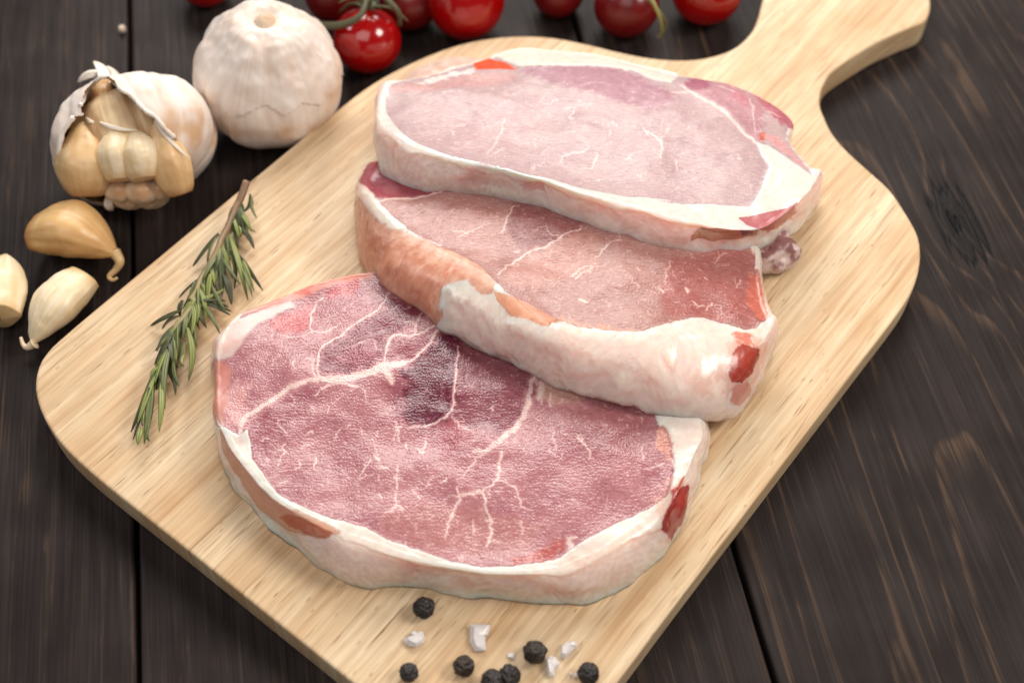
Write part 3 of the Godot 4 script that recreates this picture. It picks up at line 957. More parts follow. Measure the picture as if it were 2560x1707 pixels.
	s.patch([Vector2(60.5,72.3), Vector2(60.4,79.3), Vector2(56.8,82.5), Vector2(52.6,83.8), Vector2(47,82.6), Vector2(41.7,80.4), Vector2(38.9,77.6), Vector2(38.4,73.6), Vector2(39.2,68.9), Vector2(41,65.2), Vector2(43.2,63.2), Vector2(45.6,63.6), Vector2(49.1,66.2), Vector2(57.3,70.1)], srgb(216, 150, 134), 6.3, 1.7, 0.55, -1, 0, 0)
	s.patch([Vector2(46.8,63.4), Vector2(48.2,65.7), Vector2(46.8,68.4), Vector2(54.5,68.6), Vector2(57.7,71.6), Vector2(55.1,80.7), Vector2(49.2,83.8), Vector2(43.1,79.7), Vector2(39.7,77.8), Vector2(38.6,76.1), Vector2(40.2,73.9), Vector2(41.8,71.8), Vector2(42.6,68.5), Vector2(43.5,66.3)], srgb(148, 54, 48), 1.8, 0.39, 0.95, 2, 0, 0.12)
	s.patch([Vector2(44.6,64.9), Vector2(46.8,63.4), Vector2(48.2,65.7), Vector2(47,68.9), Vector2(45,69.5)], srgb(200, 104, 72), 0.8, 0.15, 0.85, 2, 0, 0)
	s.patch([Vector2(44.8,72), Vector2(50.5,68.9), Vector2(55.5,71.2), Vector2(53,77.3), Vector2(43.7,74.4)], srgb(176, 66, 58), 1.8, 1.02, 0.7, -1, 0, 0)
	s.vein([Vector2(-73.9,52.4), Vector2(-74.5,48.9), Vector2(-74.7,45.9), Vector2(-73.5,43.1), Vector2(-69.9,40.2), Vector2(-66.1,36.8), Vector2(-62.1,33.7), Vector2(-57.9,31.9), Vector2(-53.6,31), Vector2(-47.2,30.4), Vector2(-41.6,28.9), Vector2(-37.4,26.5), Vector2(-32.7,25.6)], 2.116, 255, 0.25, 0.275)
	s.vein([Vector2(-53.5,31.7), Vector2(-49.2,31.6), Vector2(-44.9,30.9), Vector2(-40.7,29.3), Vector2(-36.5,27.3)], 2.392, 255, 0.3, 0.275)
	s.vein([Vector2(-39.4,29.3), Vector2(-36.4,28.4), Vector2(-34.6,30.5), Vector2(-34,32.8)], 2.944, 255, 0.4, 0.495)
	s.vein([Vector2(-38.6,27.8), Vector2(-35.2,26.9), Vector2(-30.9,25.5)], 3.864, 255, 0.5, 0.495)
	s.vein([Vector2(-54.7,30.3), Vector2(-55.6,24.5), Vector2(-55,20.3), Vector2(-52.6,17.4), Vector2(-48.9,14.2), Vector2(-44.4,9.3), Vector2(-39.7,5.3), Vector2(-37.3,0.2), Vector2(-36,-2.5)], 0.816, 250, 0.35, 0.275)
	s.vein([Vector2(-55.3,31.2), Vector2(-56.7,27.4), Vector2(-56.6,23.9)], 0.68, 200, 0.6, 0.275)
	s.vein([Vector2(-33.2,25.2), Vector2(-28.9,24.8), Vector2(-26.3,21.5), Vector2(-23.7,18.4), Vector2(-21.3,13), Vector2(-19.5,11.3)], 1.088, 250, 0.3, 0.275)
	s.vein([Vector2(-36.6,26.2), Vector2(-36,21.2), Vector2(-35.4,16.4), Vector2(-33.2,15.1), Vector2(-29.6,15.9), Vector2(-26.1,15.2), Vector2(-23.9,13.1), Vector2(-20.9,12)], 0.816, 250, 0.25, 0.275)
	s.vein([Vector2(-28.1,15.2), Vector2(-27.7,10.4), Vector2(-25.8,6.8)], 0.68, 220, 0.5, 0.275)
	s.vein([Vector2(-27.6,12.1), Vector2(-29.5,10.3), Vector2(-31.4,10.2)], 0.68, 200, 0.5, 0.275)
	s.vein([Vector2(-36,7), Vector2(-33.4,3.6), Vector2(-31.5,5.6), Vector2(-28.9,3.8)], 0.476, 170, 0.5, 0.275)
	s.vein([Vector2(-15.4,19.4), Vector2(-15.8,27.2), Vector2(-16.3,35), Vector2(-17,41.9), Vector2(-21.1,45.1), Vector2(-25.3,46.4), Vector2(-28.7,47.2)], 0.68, 250, 0.3, 0.275)
	s.vein([Vector2(-17,41.9), Vector2(-14.3,46.4)], 0.544, 200, 0.8, 0.275)
	s.vein([Vector2(-58.3,13.7), Vector2(-59.4,8.6), Vector2(-58.3,2.4), Vector2(-56.4,0.2)], 0.748, 240, 0.4, 0.275)
	s.vein([Vector2(-58.3,13.3), Vector2(-55.1,13.9), Vector2(-52.2,12), Vector2(-50.1,10.5)], 0.612, 220, 0.5, 0.275)
	s.vein([Vector2(-58.3,13.7), Vector2(-62.1,15.9), Vector2(-67.5,15), Vector2(-71.5,11.9)], 0.476, 190, 0.6, 0.275)
	s.vein([Vector2(-57.3,9.4), Vector2(-53.5,7.6), Vector2(-49.3,4.4), Vector2(-45.1,0)], 0.34, 170, 0.6, 0.275)
	s.vein([Vector2(-54.2,34.6), Vector2(-55.1,37.3)], 0.544, 220, 0.7, 0.275)
	s.vein([Vector2(-53.9,34), Vector2(-49.2,32.6), Vector2(-43.5,34)], 1.224, 230, 0.4, 0.275)
	s.vein([Vector2(-43.9,33.4), Vector2(-41.7,35), Vector2(-40.7,39.5)], 0.476, 200, 0.6, 0.275)
	s.vein([Vector2(-47.4,36.8), Vector2(-50,38.8), Vector2(-51.8,42.5)], 0.408, 180, 0.6, 0.275)
	s.vein([Vector2(-47.9,20.6), Vector2(-44.1,18.2), Vector2(-40.2,16.3)], 0.408, 190, 0.5, 0.275)
	s.vein([Vector2(-40.2,16.3), Vector2(-39,21.3)], 0.476, 190, 0.5, 0.275)
	s.vein([Vector2(-50.3,23.8), Vector2(-47,21.2)], 0.34, 160, 0.6, 0.275)
	s.vein([Vector2(-32.5,45.4), Vector2(-31.6,47.3), Vector2(-31,51.7)], 0.544, 230, 0.6, 0.275)
	s.vein([Vector2(-31.6,46.8), Vector2(-32.5,51.5)], 0.408, 200, 0.6, 0.275)
	s.vein([Vector2(-32.5,46.8), Vector2(-30.4,46.6)], 0.952, 240, 0.6, 0.275)
	s.vein([Vector2(-65.1,44.4), Vector2(-64.2,46.8), Vector2(-62.7,48.6), Vector2(-60.6,49.7)], 0.51, 225, 0.6, 0.55)
	s.vein([Vector2(-56.8,48.8), Vector2(-54.9,47.7)], 0.51, 225, 0.6, 0.55)
	s.vein([Vector2(-55.7,47.8), Vector2(-55.1,49.2)], 0.51, 225, 0.6, 0.55)
	s.vein([Vector2(-58.1,53.6), Vector2(-54.7,51.6)], 0.51, 225, 0.6, 0.55)
	s.vein([Vector2(-64.9,55.9), Vector2(-62.5,55), Vector2(-63.1,57.9), Vector2(-64,59.8)], 0.51, 225, 0.6, 0.55)
	s.vein([Vector2(-62.5,55), Vector2(-62,52.4)], 0.51, 225, 0.6, 0.55)
	s.vein([Vector2(-53.1,56.2), Vector2(-53.5,60.6)], 0.51, 225, 0.6, 0.55)
	s.vein([Vector2(-57.7,57.6), Vector2(-57.9,60.1)], 0.51, 225, 0.6, 0.55)
	s.vein([Vector2(-37.7,48.7), Vector2(-37.2,50.2)], 0.51, 225, 0.6, 0.55)
	s.vein([Vector2(-37.1,54.3), Vector2(-36.4,58.1)], 0.51, 225, 0.6, 0.55)
	s.vein([Vector2(-38.2,57.1), Vector2(-40.7,63.6)], 0.51, 225, 0.6, 0.55)
	s.vein([Vector2(-40.7,63.6), Vector2(-37.4,62.4)], 0.51, 225, 0.6, 0.55)
	s.vein([Vector2(-35.8,60.1), Vector2(-33.3,61.2)], 0.51, 225, 0.6, 0.55)
	s.vein([Vector2(-30.9,59.3), Vector2(-30.9,64), Vector2(-30.7,67.8)], 0.51, 225, 0.6, 0.55)
	s.vein([Vector2(-32.4,63.9), Vector2(-29.5,64.4)], 0.51, 225, 0.6, 0.55)
	s.vein([Vector2(-23.5,50.2), Vector2(-24.6,54.8)], 0.51, 225, 0.6, 0.55)
	s.vein([Vector2(-26.3,53.8), Vector2(-23.7,55.2)], 0.51, 225, 0.6, 0.55)
	s.vein([Vector2(-29.1,52.2), Vector2(-28.5,54.3)], 0.51, 225, 0.6, 0.55)
	s.vein([Vector2(-41.3,47.3), Vector2(-41.5,49.2)], 0.51, 225, 0.6, 0.55)
	s.vein([Vector2(-48.1,47.6), Vector2(-48.7,51)], 0.51, 225, 0.6, 0.55)
	s.vein([Vector2(-44.5,45.3), Vector2(-45.2,46.7)], 0.51, 225, 0.6, 0.55)
	s.vein([Vector2(-62.9,66.2), Vector2(-60.7,64.3)], 0.51, 225, 0.6, 0.55)
	s.vein([Vector2(-66.6,58.8), Vector2(-66.5,56.3)], 0.51, 225, 0.6, 0.55)
	s.vein([Vector2(-59,60.8), Vector2(-57.2,59.6)], 0.51, 225, 0.6, 0.55)
	s.vein([Vector2(-69.2,51.5), Vector2(-66.6,50.9)], 0.51, 225, 0.6, 0.55)
	s.vein([Vector2(-35.5,60.1), Vector2(-34,60.8)], 0.952, 250, 0.5, 0.275)
	s.vein([Vector2(-31.6,63.4), Vector2(-30.3,64.4)], 1.292, 250, 0.5, 0.275)
	s.vein([Vector2(-25.2,54.9), Vector2(-24.1,54.9)], 1.02, 240, 0.5, 0.275)
	s.vein([Vector2(-37.4,56.8), Vector2(-36.2,57.8)], 0.816, 240, 0.5, 0.275)
	s.vein([Vector2(-31.1,67.9), Vector2(-30.8,71.6), Vector2(-31.5,73.5), Vector2(-33.9,74.9)], 0.612, 225, 0.5, 0.55)
	s.vein([Vector2(-30.8,71.6), Vector2(-28.3,73.8)], 0.544, 225, 0.5, 0.55)
	s.vein([Vector2(-15.5,68.3), Vector2(-13.3,69.1), Vector2(-9.9,68), Vector2(-7.7,67.4)], 1.02, 225, 0.5, 0.55)
	s.vein([Vector2(-13.7,69.1), Vector2(-15,72.5), Vector2(-16.9,78.1), Vector2(-17.4,81.6)], 0.884, 225, 0.5, 0.55)
	s.vein([Vector2(-10.3,77.1), Vector2(-10,79.4)], 0.68, 225, 0.5, 0.55)
	s.vein([Vector2(-51,87.6), Vector2(-44.5,89.4)], 0.34, 225, 0.5, 0.55)
	s.vein([Vector2(-21.4,63.4), Vector2(-22.9,66.2)], 0.476, 225, 0.5, 0.55)
	s.vein([Vector2(-17.9,63.3), Vector2(-18.9,65.5)], 0.544, 225, 0.5, 0.55)
	s.vein([Vector2(-35.5,68.5), Vector2(-34.4,70)], 0.544, 225, 0.5, 0.55)
	s.vein([Vector2(-26,68.4), Vector2(-24.8,69.8)], 0.816, 225, 0.5, 0.55)
	s.vein([Vector2(-36.1,63.4), Vector2(-35.7,64.8)], 0.34, 225, 0.5, 0.55)
	s.vein([Vector2(6.6,27.5), Vector2(6,31.2), Vector2(5.1,36.3), Vector2(3,43.1), Vector2(0.4,47.3), Vector2(-3,51.2), Vector2(-7.1,54.7), Vector2(-10.4,55.3)], 2.208, 235, 0.35, 0.44)
	s.vein([Vector2(6.5,30.7), Vector2(8.2,32.7), Vector2(7.3,37.2)], 2.76, 190, 0.35, 0.44)
	s.vein([Vector2(10.8,35.7), Vector2(10.5,39.7)], 1.088, 190, 0.35, 0.44)
	s.vein([Vector2(-3,54.7), Vector2(-3.3,59.2), Vector2(-4.1,63.6), Vector2(-5.4,65.9)], 0.884, 245, 0.35, 0.44)
	s.vein([Vector2(-5.4,65.9), Vector2(-8.1,67.8), Vector2(-11.5,68.6), Vector2(-13.9,68.6), Vector2(-14.9,66.5)], 0.748, 245, 0.35, 0.44)
	s.vein([Vector2(-13.9,68.6), Vector2(-15,72.1), Vector2(-16.5,76.2), Vector2(-17.2,79.8)], 0.748, 240, 0.35, 0.44)
	s.vein([Vector2(-8.1,67.8), Vector2(-6.9,71.7), Vector2(-5.6,76.1), Vector2(-5.6,79.5), Vector2(-6.8,83.6)], 0.816, 245, 0.35, 0.44)
	s.vein([Vector2(-5.6,76.1), Vector2(-6.9,75.7)], 0.952, 200, 0.35, 0.44)
	s.vein([Vector2(-4.1,64.3), Vector2(-0.8,65.4), Vector2(1.2,66.7), Vector2(2,69.5), Vector2(2.9,72.3), Vector2(5.1,73.4)], 0.612, 235, 0.35, 0.44)
	s.vein([Vector2(-5.9,66.5), Vector2(-6.1,69.5)], 0.476, 200, 0.35, 0.44)
	s.vein([Vector2(-7.1,55.3), Vector2(-10,58.1), Vector2(-13.2,62.5)], 0.544, 215, 0.35, 0.44)
	s.vein([Vector2(11.4,47.1), Vector2(11.6,51.4), Vector2(12.1,54.8)], 0.476, 190, 0.35, 0.44)
	s.vein([Vector2(17.8,49.4), Vector2(19.7,51.9), Vector2(21.4,57.5)], 0.612, 215, 0.35, 0.44)
	s.vein([Vector2(18,50.4), Vector2(19.6,52.4)], 1.156, 215, 0.35, 0.44)
	s.vein([Vector2(35.6,53.4), Vector2(35.6,58.2)], 0.408, 190, 0.35, 0.44)
	s.vein([Vector2(41.5,58.7), Vector2(38.5,60), Vector2(35.7,61)], 0.544, 220, 0.35, 0.44)
	s.vein([Vector2(43.3,57.5), Vector2(43.9,59.8)], 0.612, 220, 0.35, 0.44)
	s.vein([Vector2(15.3,81.2), Vector2(14.9,84.9)], 2.116, 255, 0.35, 0.44)
	s.vein([Vector2(14.3,81.1), Vector2(16.8,81.7)], 0.816, 240, 0.35, 0.44)
	s.vein([Vector2(2.4,76.3), Vector2(2.8,80.3)], 0.476, 200, 0.35, 0.44)
	s.vein([Vector2(-10.3,75.7), Vector2(-10.1,79.1)], 0.476, 200, 0.35, 0.44)
	s.vein([Vector2(-5.6,82.2), Vector2(-1.2,82.7)], 0.408, 180, 0.35, 0.44)
	s.vein([Vector2(-16.6,43.5), Vector2(-14.4,46.5), Vector2(-11,48.5)], 0.476, 210, 0.35, 0.44)
	s.vein([Vector2(-5.6,40.6), Vector2(-5.1,41.6)], 1.088, 200, 0.35, 0.44)
	s.vein([Vector2(9.6,24), Vector2(2.1,25.7), Vector2(-2.2,24.8)], 0.68, 150, 0.35, 0.44)
	s.vein([Vector2(-5.2,27.5), Vector2(-9.5,29.7)], 0.34, 130, 0.35, 0.44)
	s.vein([Vector2(19.9,34.4), Vector2(20.1,37.4)], 0.544, 170, 0.35, 0.44)
	s.vein([Vector2(27.3,29.6), Vector2(27.3,29.6)], 0.068, 10, 0.45, 0.275)
	s.patch([Vector2(0.9,96.3), Vector2(0.4,98.2), Vector2(-1.3,97.5), Vector2(-3,97.2), Vector2(-3.3,95.4), Vector2(-1.2,94.2), Vector2(0.6,94.6)], srgb(234, 210, 198), 3.6, 1.7, 0.32, -1, 0, 0)
	s.patch([Vector2(16.8,103.8), Vector2(15.6,106.5), Vector2(13,108.3), Vector2(8.7,105.5), Vector2(9.8,101.9), Vector2(13.2,100.1), Vector2(15.6,101.7)], srgb(208, 158, 138), 3.6, 1.7, 0.32, -1, 0, 0)
	s.patch([Vector2(34,81.8), Vector2(33.8,85.5), Vector2(30.1,85.7), Vector2(26.4,83.3), Vector2(28.1,80.7), Vector2(30,77.4), Vector2(32.7,79.7)], srgb(226, 190, 172), 3.6, 1.7, 0.32, -1, 0, 0)
	s.patch([Vector2(-12.7,103.1), Vector2(-13.9,104.4), Vector2(-15,103.9), Vector2(-15.7,103.8), Vector2(-15.8,102.5), Vector2(-14.8,101.5), Vector2(-13.6,102.1)], srgb(234, 210, 198), 3.6, 1.7, 0.32, -1, 0, 0)
	s.patch([Vector2(17.8,88.2), Vector2(17.6,89.9), Vector2(15.9,89.8), Vector2(14.4,89.2), Vector2(15.3,87.7), Vector2(15.9,87.1), Vector2(17.9,87.4)], srgb(208, 158, 138), 3.6, 1.7, 0.32, -1, 0, 0)
	s.patch([Vector2(29.7,91.2), Vector2(29.5,92.3), Vector2(27.7,93.6), Vector2(25.9,91.9), Vector2(25.9,90.5), Vector2(27.5,89.4), Vector2(30,89.7)], srgb(226, 190, 172), 3.6, 1.7, 0.32, -1, 0, 0)
	s.patch([Vector2(-23.1,100.2), Vector2(-24.8,102.8), Vector2(-28.2,103.4), Vector2(-29.3,101.7), Vector2(-30.5,99), Vector2(-27.9,96.6), Vector2(-25.6,98.6)], srgb(234, 210, 198), 3.6, 1.7, 0.32, -1, 0, 0)
	s.patch([Vector2(-8.1,103), Vector2(-10.7,106.1), Vector2(-13.4,106.5), Vector2(-16.1,104.3), Vector2(-15.3,101.3), Vector2(-13.3,99.3), Vector2(-10.1,100.7)], srgb(208, 158, 138), 3.6, 1.7, 0.32, -1, 0, 0)
	s.patch([Vector2(-50.9,84.7), Vector2(-51.6,86.7), Vector2(-53.7,87.3), Vector2(-55.2,86.2), Vector2(-55.6,83.8), Vector2(-53.3,82.2), Vector2(-51.4,82.3)], srgb(226, 190, 172), 3.6, 1.7, 0.32, -1, 0, 0)
	s.patch([Vector2(21.1,98.9), Vector2(20.6,100.9), Vector2(18.2,101.2), Vector2(17,99.5), Vector2(15.7,97.7), Vector2(18.2,97.6), Vector2(20.1,97.5)], srgb(234, 210, 198), 3.6, 1.7, 0.32, -1, 0, 0)
	s.patch([Vector2(54.2,80.4), Vector2(52.9,81.4), Vector2(51.6,81.4), Vector2(50.7,81.3), Vector2(50.6,79.5), Vector2(51.7,79), Vector2(52.9,78.8)], srgb(208, 158, 138), 3.6, 1.7, 0.32, -1, 0, 0)
	s.patch([Vector2(48.9,76.3), Vector2(48.5,78.6), Vector2(44.8,80), Vector2(43.1,78), Vector2(42.6,75.3), Vector2(44.8,74), Vector2(47.9,74.2)], srgb(226, 190, 172), 3.6, 1.7, 0.32, -1, 0, 0)
	s.patch([Vector2(-32.4,94.3), Vector2(-32.9,96.1), Vector2(-37.4,96.7), Vector2(-39.7,95.3), Vector2(-39.3,92.5), Vector2(-37.4,89.6), Vector2(-34.1,90.4)], srgb(234, 210, 198), 3.6, 1.7, 0.32, -1, 0, 0)
	s.patch([Vector2(20.1,101.6), Vector2(19,102.9), Vector2(17.7,103.4), Vector2(16,102.2), Vector2(15.9,101.1), Vector2(17.7,99.3), Vector2(19.2,100.5)], srgb(208, 158, 138), 3.6, 1.7, 0.32, -1, 0, 0)
	s.patch([Vector2(53,79.4), Vector2(51.8,80.6), Vector2(49.3,80.8), Vector2(47.2,80.6), Vector2(47.6,78.5), Vector2(49.5,78.1), Vector2(51.1,77.7)], srgb(226, 190, 172), 3.6, 1.7, 0.32, -1, 0, 0)
	s.patch([Vector2(-28,93.7), Vector2(-27.1,97.6), Vector2(-32.1,97.4), Vector2(-35.4,95.4), Vector2(-36.6,92.1), Vector2(-31.8,91.1), Vector2(-28.4,90)], srgb(234, 210, 198), 3.6, 1.7, 0.32, -1, 0, 0)
	flecks(s, 260, Rect2(-80, -5, 125, 95), 2.1, 5)
	specks(s, 6500, Rect2(-82, -8, 130, 98), 15)
	s.finish(srgb(226, 198, 190), 0.075, 0.008, 0.02)


func paint_middle(s: Sheet) -> void:
	s.base(srgb(170, 124, 116), srgb(152, 102, 97), 0.02)
	s.patch([Vector2(-40,-45.8), Vector2(-43.4,-39.9), Vector2(-41.7,-30.3), Vector2(-35.8,-21.5), Vector2(-27.5,-12.4), Vector2(-17.2,-3.4), Vector2(-8.2,3.9), Vector2(-1.4,12.1), Vector2(7.7,21.6), Vector2(18.5,25.5), Vector2(30.6,26.3), Vector2(42.7,26.4), Vector2(53.8,26), Vector2(62.8,24.6), Vector2(70.1,20.4), Vector2(73.5,15), Vector2(72.5,7.5), Vector2(72.5,-3.4), Vector2(72.6,-13.4), Vector2(68.7,-27.3), Vector2(52.1,-38.1), Vector2(30.8,-47.3), Vector2(3.3,-53.9), Vector2(-21.7,-55.8), Vector2(-34.7,-52.6), Vector2(-40,-45.8), Vector2(-75,-85), Vector2(105,-85), Vector2(105,65), Vector2(-75,65), Vector2(-75,-85)], srgb(234, 208, 196), 1.2, 0.4, 1, 1, 0.1, 0.06)
	s.patch([Vector2(45.3,-4), Vector2(68.1,-14.9), Vector2(75.2,-12.9), Vector2(75.8,2.2), Vector2(73.4,11.1), Vector2(69.2,17.3), Vector2(60.6,16), Vector2(52.2,16), Vector2(43.6,18), Vector2(42.5,6)], srgb(156, 84, 80), 5.4, 0.85, 0.65, -1, 0, 0)
	s.patch([Vector2(0.5,-26.7), Vector2(22.2,-19.3), Vector2(19.9,-13.6), Vector2(5.3,-6.9), Vector2(-0.8,-10.3), Vector2(-1.6,-16.7)], srgb(128, 70, 72), 3.6, 0.85, 0.65, -1, 0, 0)
	s.patch([Vector2(-3.6,4.8), Vector2(3.3,-3.5), Vector2(20,-14.6), Vector2(26,-12.6), Vector2(25.5,-0.5), Vector2(13.3,5.5), Vector2(1.2,10.4)], srgb(184, 132, 120), 3.6, 0.85, 0.6, -1, 0, 0)
	s.patch([Vector2(-32.4,-20.8), Vector2(-24,-24.9), Vector2(-2.9,-19.1), Vector2(-2.8,-11.4), Vector2(-4.8,1.1), Vector2(-15.1,-6.1), Vector2(-25.7,-14.4)], srgb(184, 136, 130), 5.4, 0.85, 0.5, -1, 0, 0)
	s.patch([Vector2(-51.2,-40.3), Vector2(-45.7,-55.5), Vector2(-36,-50.7), Vector2(-17.9,-32.7), Vector2(-22.5,-31), Vector2(-28.6,-31.1), Vector2(-34.7,-30.8), Vector2(-40.1,-30.2), Vector2(-44.5,-31.8)], srgb(146, 58, 70), 2.16, 0.68, 0.9, -1, 0, 0)
	s.patch([Vector2(-55.6,-43.3), Vector2(-42,-25.7), Vector2(-35.4,-19.2), Vector2(-28.6,-12.9), Vector2(-22.6,-8.8), Vector2(-16.8,-5.8), Vector2(-8.8,1.1), Vector2(-4.6,8.2), Vector2(-6.3,11.7), Vector2(-9.8,11.3), Vector2(-12.4,5.6), Vector2(-18.8,5.7), Vector2(-18.9,12.4), Vector2(-21.9,15.8), Vector2(-26.8,22), Vector2(-42,10.2), Vector2(-67.1,2.1), Vector2(-80.2,-22.6), Vector2(-67.4,-43.2)], srgb(214, 158, 134), 1.8, 0.15, 1, 3, 0.1, 0.14)
	s.patch([Vector2(-48.8,-18), Vector2(-39.2,-15.2), Vector2(-31.7,-9.8), Vector2(-24.4,-1.6), Vector2(-20.7,2.9), Vector2(-23.4,8.4), Vector2(-25.2,11.5), Vector2(-31.1,2.1), Vector2(-42.6,-3.3), Vector2(-54.5,-9.1)], srgb(196, 124, 98), 6.3, 1.53, 0.5, -1, 0, 0)
	s.patch([Vector2(-39,-13.6), Vector2(-38.3,-13.1), Vector2(-42.8,-7.2), Vector2(-44,-7.7)], srgb(228, 164, 130), 1.44, 1.7, 0.4, -1, 0, 0)
	s.patch([Vector2(-37.1,-11.9), Vector2(-36.7,-11.5), Vector2(-40,-5.2), Vector2(-40.3,-6.1)], srgb(228, 164, 130), 1.44, 1.7, 0.4, -1, 0, 0)
	s.patch([Vector2(-35.4,-10.2), Vector2(-34.7,-9.8), Vector2(-36.2,-4.3), Vector2(-37.4,-4.8)], srgb(228, 164, 130), 1.44, 1.7, 0.4, -1, 0, 0)
	s.patch([Vector2(-33.1,-9), Vector2(-32.6,-8.6), Vector2(-34.5,-1.9), Vector2(-34.9,-2.5)], srgb(228, 164, 130), 1.44, 1.7, 0.4, -1, 0, 0)
	s.patch([Vector2(-31,-7.6), Vector2(-30.3,-7.4), Vector2(-31.3,-1.2), Vector2(-32.4,-1.5)], srgb(228, 164, 130), 1.44, 1.7, 0.4, -1, 0, 0)
	s.patch([Vector2(-28.9,-6.4), Vector2(-28.5,-5.9), Vector2(-29.2,0.3), Vector2(-29.7,-0.5)], srgb(228, 164, 130), 1.44, 1.7, 0.4, -1, 0, 0)
	s.patch([Vector2(-27.1,-4.8), Vector2(-26.4,-4.5), Vector2(-27.3,1.9), Vector2(-28.1,1.7)], srgb(228, 164, 130), 1.44, 1.7, 0.4, -1, 0, 0)
	s.patch([Vector2(-25.2,-3.4), Vector2(-24.7,-3), Vector2(-25.9,4), Vector2(-26.3,3.3)], srgb(228, 164, 130), 1.44, 1.7, 0.4, -1, 0, 0)
	s.patch([Vector2(-23.3,-2), Vector2(-22.6,-1.8), Vector2(-24.3,5.9), Vector2(-24.7,5.1)], srgb(228, 164, 130), 1.44, 1.7, 0.4, -1, 0, 0)
	s.patch([Vector2(-18.9,0.5), Vector2(-17.1,-3.3), Vector2(-15.6,1.1), Vector2(-17.5,2.3), Vector2(-19.8,5.4), Vector2(-24.3,12), Vector2(-25,10.6), Vector2(-20.9,4.5)], srgb(206, 130, 104), 1.44, 1.02, 0.7, -1, 0, 0)
	s.patch([Vector2(-58.4,-38.9), Vector2(-47.9,-38), Vector2(-42.7,-33.6), Vector2(-39.4,-26.4), Vector2(-34.8,-20.6), Vector2(-30.5,-16.4), Vector2(-33.6,-15.7), Vector2(-38.2,-19), Vector2(-43.7,-22.2), Vector2(-65.9,-37.2)], srgb(234, 204, 192), 3.4, 0.27, 0.9, 1, 0.2, 0)
	s.patch([Vector2(-18.9,5.4), Vector2(-12.4,5.6), Vector2(-9.5,11.8), Vector2(-3.6,19.5), Vector2(5.1,20.8), Vector2(10,23.9), Vector2(13,21.3), Vector2(18.7,24), Vector2(23,25.1), Vector2(20.8,23.9), Vector2(28.1,25.3), Vector2(35.5,25.3), Vector2(41.3,22.1), Vector2(46.7,19.2), Vector2(54.2,16), Vector2(60.4,17.4), Vector2(66.5,19), Vector2(69.7,17.8), Vector2(74,12.9), Vector2(88.1,14.2), Vector2(99.9,28.5), Vector2(92.6,38.9), Vector2(78.4,49.9), Vector2(66.8,52.8), Vector2(51.9,56.3), Vector2(35,60.6), Vector2(26.3,52.9), Vector2(14.1,48.7), Vector2(14.6,39), Vector2(-17.5,29.7), Vector2(-25.7,22.1), Vector2(-25.4,16.6), Vector2(-18.8,12.5)], srgb(233, 207, 196), 1, 0.27, 1, 1, 0.9, 0.02)
	s.patch([Vector2(-5.9,11.1), Vector2(-1.6,12.9), Vector2(4.4,15.3), Vector2(10.6,19.4), Vector2(15.6,22.4), Vector2(12.6,22.3), Vector2(9.7,23.9), Vector2(4.4,20.7), Vector2(-1.1,19.3), Vector2(-5.3,14.6)], srgb(212, 136, 102), 0.9, 0.18, 0.85, 3, 0, 0)
	s.patch([Vector2(13.4,19.8), Vector2(20.8,22.3), Vector2(29.7,23.8), Vector2(38,24.7), Vector2(33,25.5), Vector2(23.2,24.5), Vector2(13.3,21.7)], srgb(220, 150, 118), 1.8, 1.19, 0.55, -1, 0, 0)
	s.patch([Vector2(23.7,32.6), Vector2(31.8,38.3), Vector2(30.5,38.6), Vector2(21.5,34.4)], srgb(232, 188, 170), 2.16, 1.7, 0.55, -1, 0, 0)
	s.patch([Vector2(37.2,44.6), Vector2(43.4,38.1), Vector2(43,41), Vector2(38,46.4)], srgb(232, 188, 170), 2.16, 1.7, 0.55, -1, 0, 0)
	s.patch([Vector2(49.1,32.5), Vector2(57.6,34.9), Vector2(56.8,40.5), Vector2(51.8,37)], srgb(232, 188, 170), 2.16, 1.7, 0.55, -1, 0, 0)
	s.patch([Vector2(41.6,29.9), Vector2(45.6,29.6), Vector2(45.5,34.2), Vector2(42.4,33.8)], srgb(232, 188, 170), 2.16, 1.7, 0.55, -1, 0, 0)
	s.patch([Vector2(16,28.2), Vector2(21.5,31.7), Vector2(19.8,34.7), Vector2(15.5,31.5)], srgb(232, 188, 170), 2.16, 1.7, 0.55, -1, 0, 0)
	s.patch([Vector2(87,28.7), Vector2(83.1,31.5), Vector2(81.8,37.1), Vector2(77.2,40.8), Vector2(67.8,40.2), Vector2(63.9,38.8), Vector2(60.8,37), Vector2(59.4,33.6), Vector2(59.4,29), Vector2(61,24.3), Vector2(63.9,21.1), Vector2(67,20.4), Vector2(70.1,21.9), Vector2(74.2,23.5)], srgb(214, 150, 134), 5.4, 1.7, 0.6, -1, 0, 0)
	s.patch([Vector2(73.6,27.1), Vector2(75.9,29.5), Vector2(74.4,33.5), Vector2(70.5,35.1), Vector2(67.4,36.2), Vector2(64.1,35.2), Vector2(62.5,34.2), Vector2(61.5,31.9), Vector2(61.6,29.1), Vector2(62.5,26.4), Vector2(64.2,24.7), Vector2(66.4,24.1), Vector2(68.9,24.5), Vector2(71.9,25.5)], srgb(160, 62, 50), 1.8, 0.42, 0.95, 2, 0, 0.12)
	s.patch([Vector2(71.5,27.2), Vector2(72.2,28.6), Vector2(71.8,30.4), Vector2(70.6,31.6), Vector2(68.7,31.8), Vector2(67.2,31.5), Vector2(66.1,30.9), Vector2(65.6,29.5), Vector2(65.3,27.7), Vector2(65.8,26.1), Vector2(66.5,25.2), Vector2(67.7,24.7), Vector2(68.9,24.9), Vector2(70.5,25.7)], srgb(178, 70, 52), 2.16, 0.85, 0.6, -1, 0, 0)
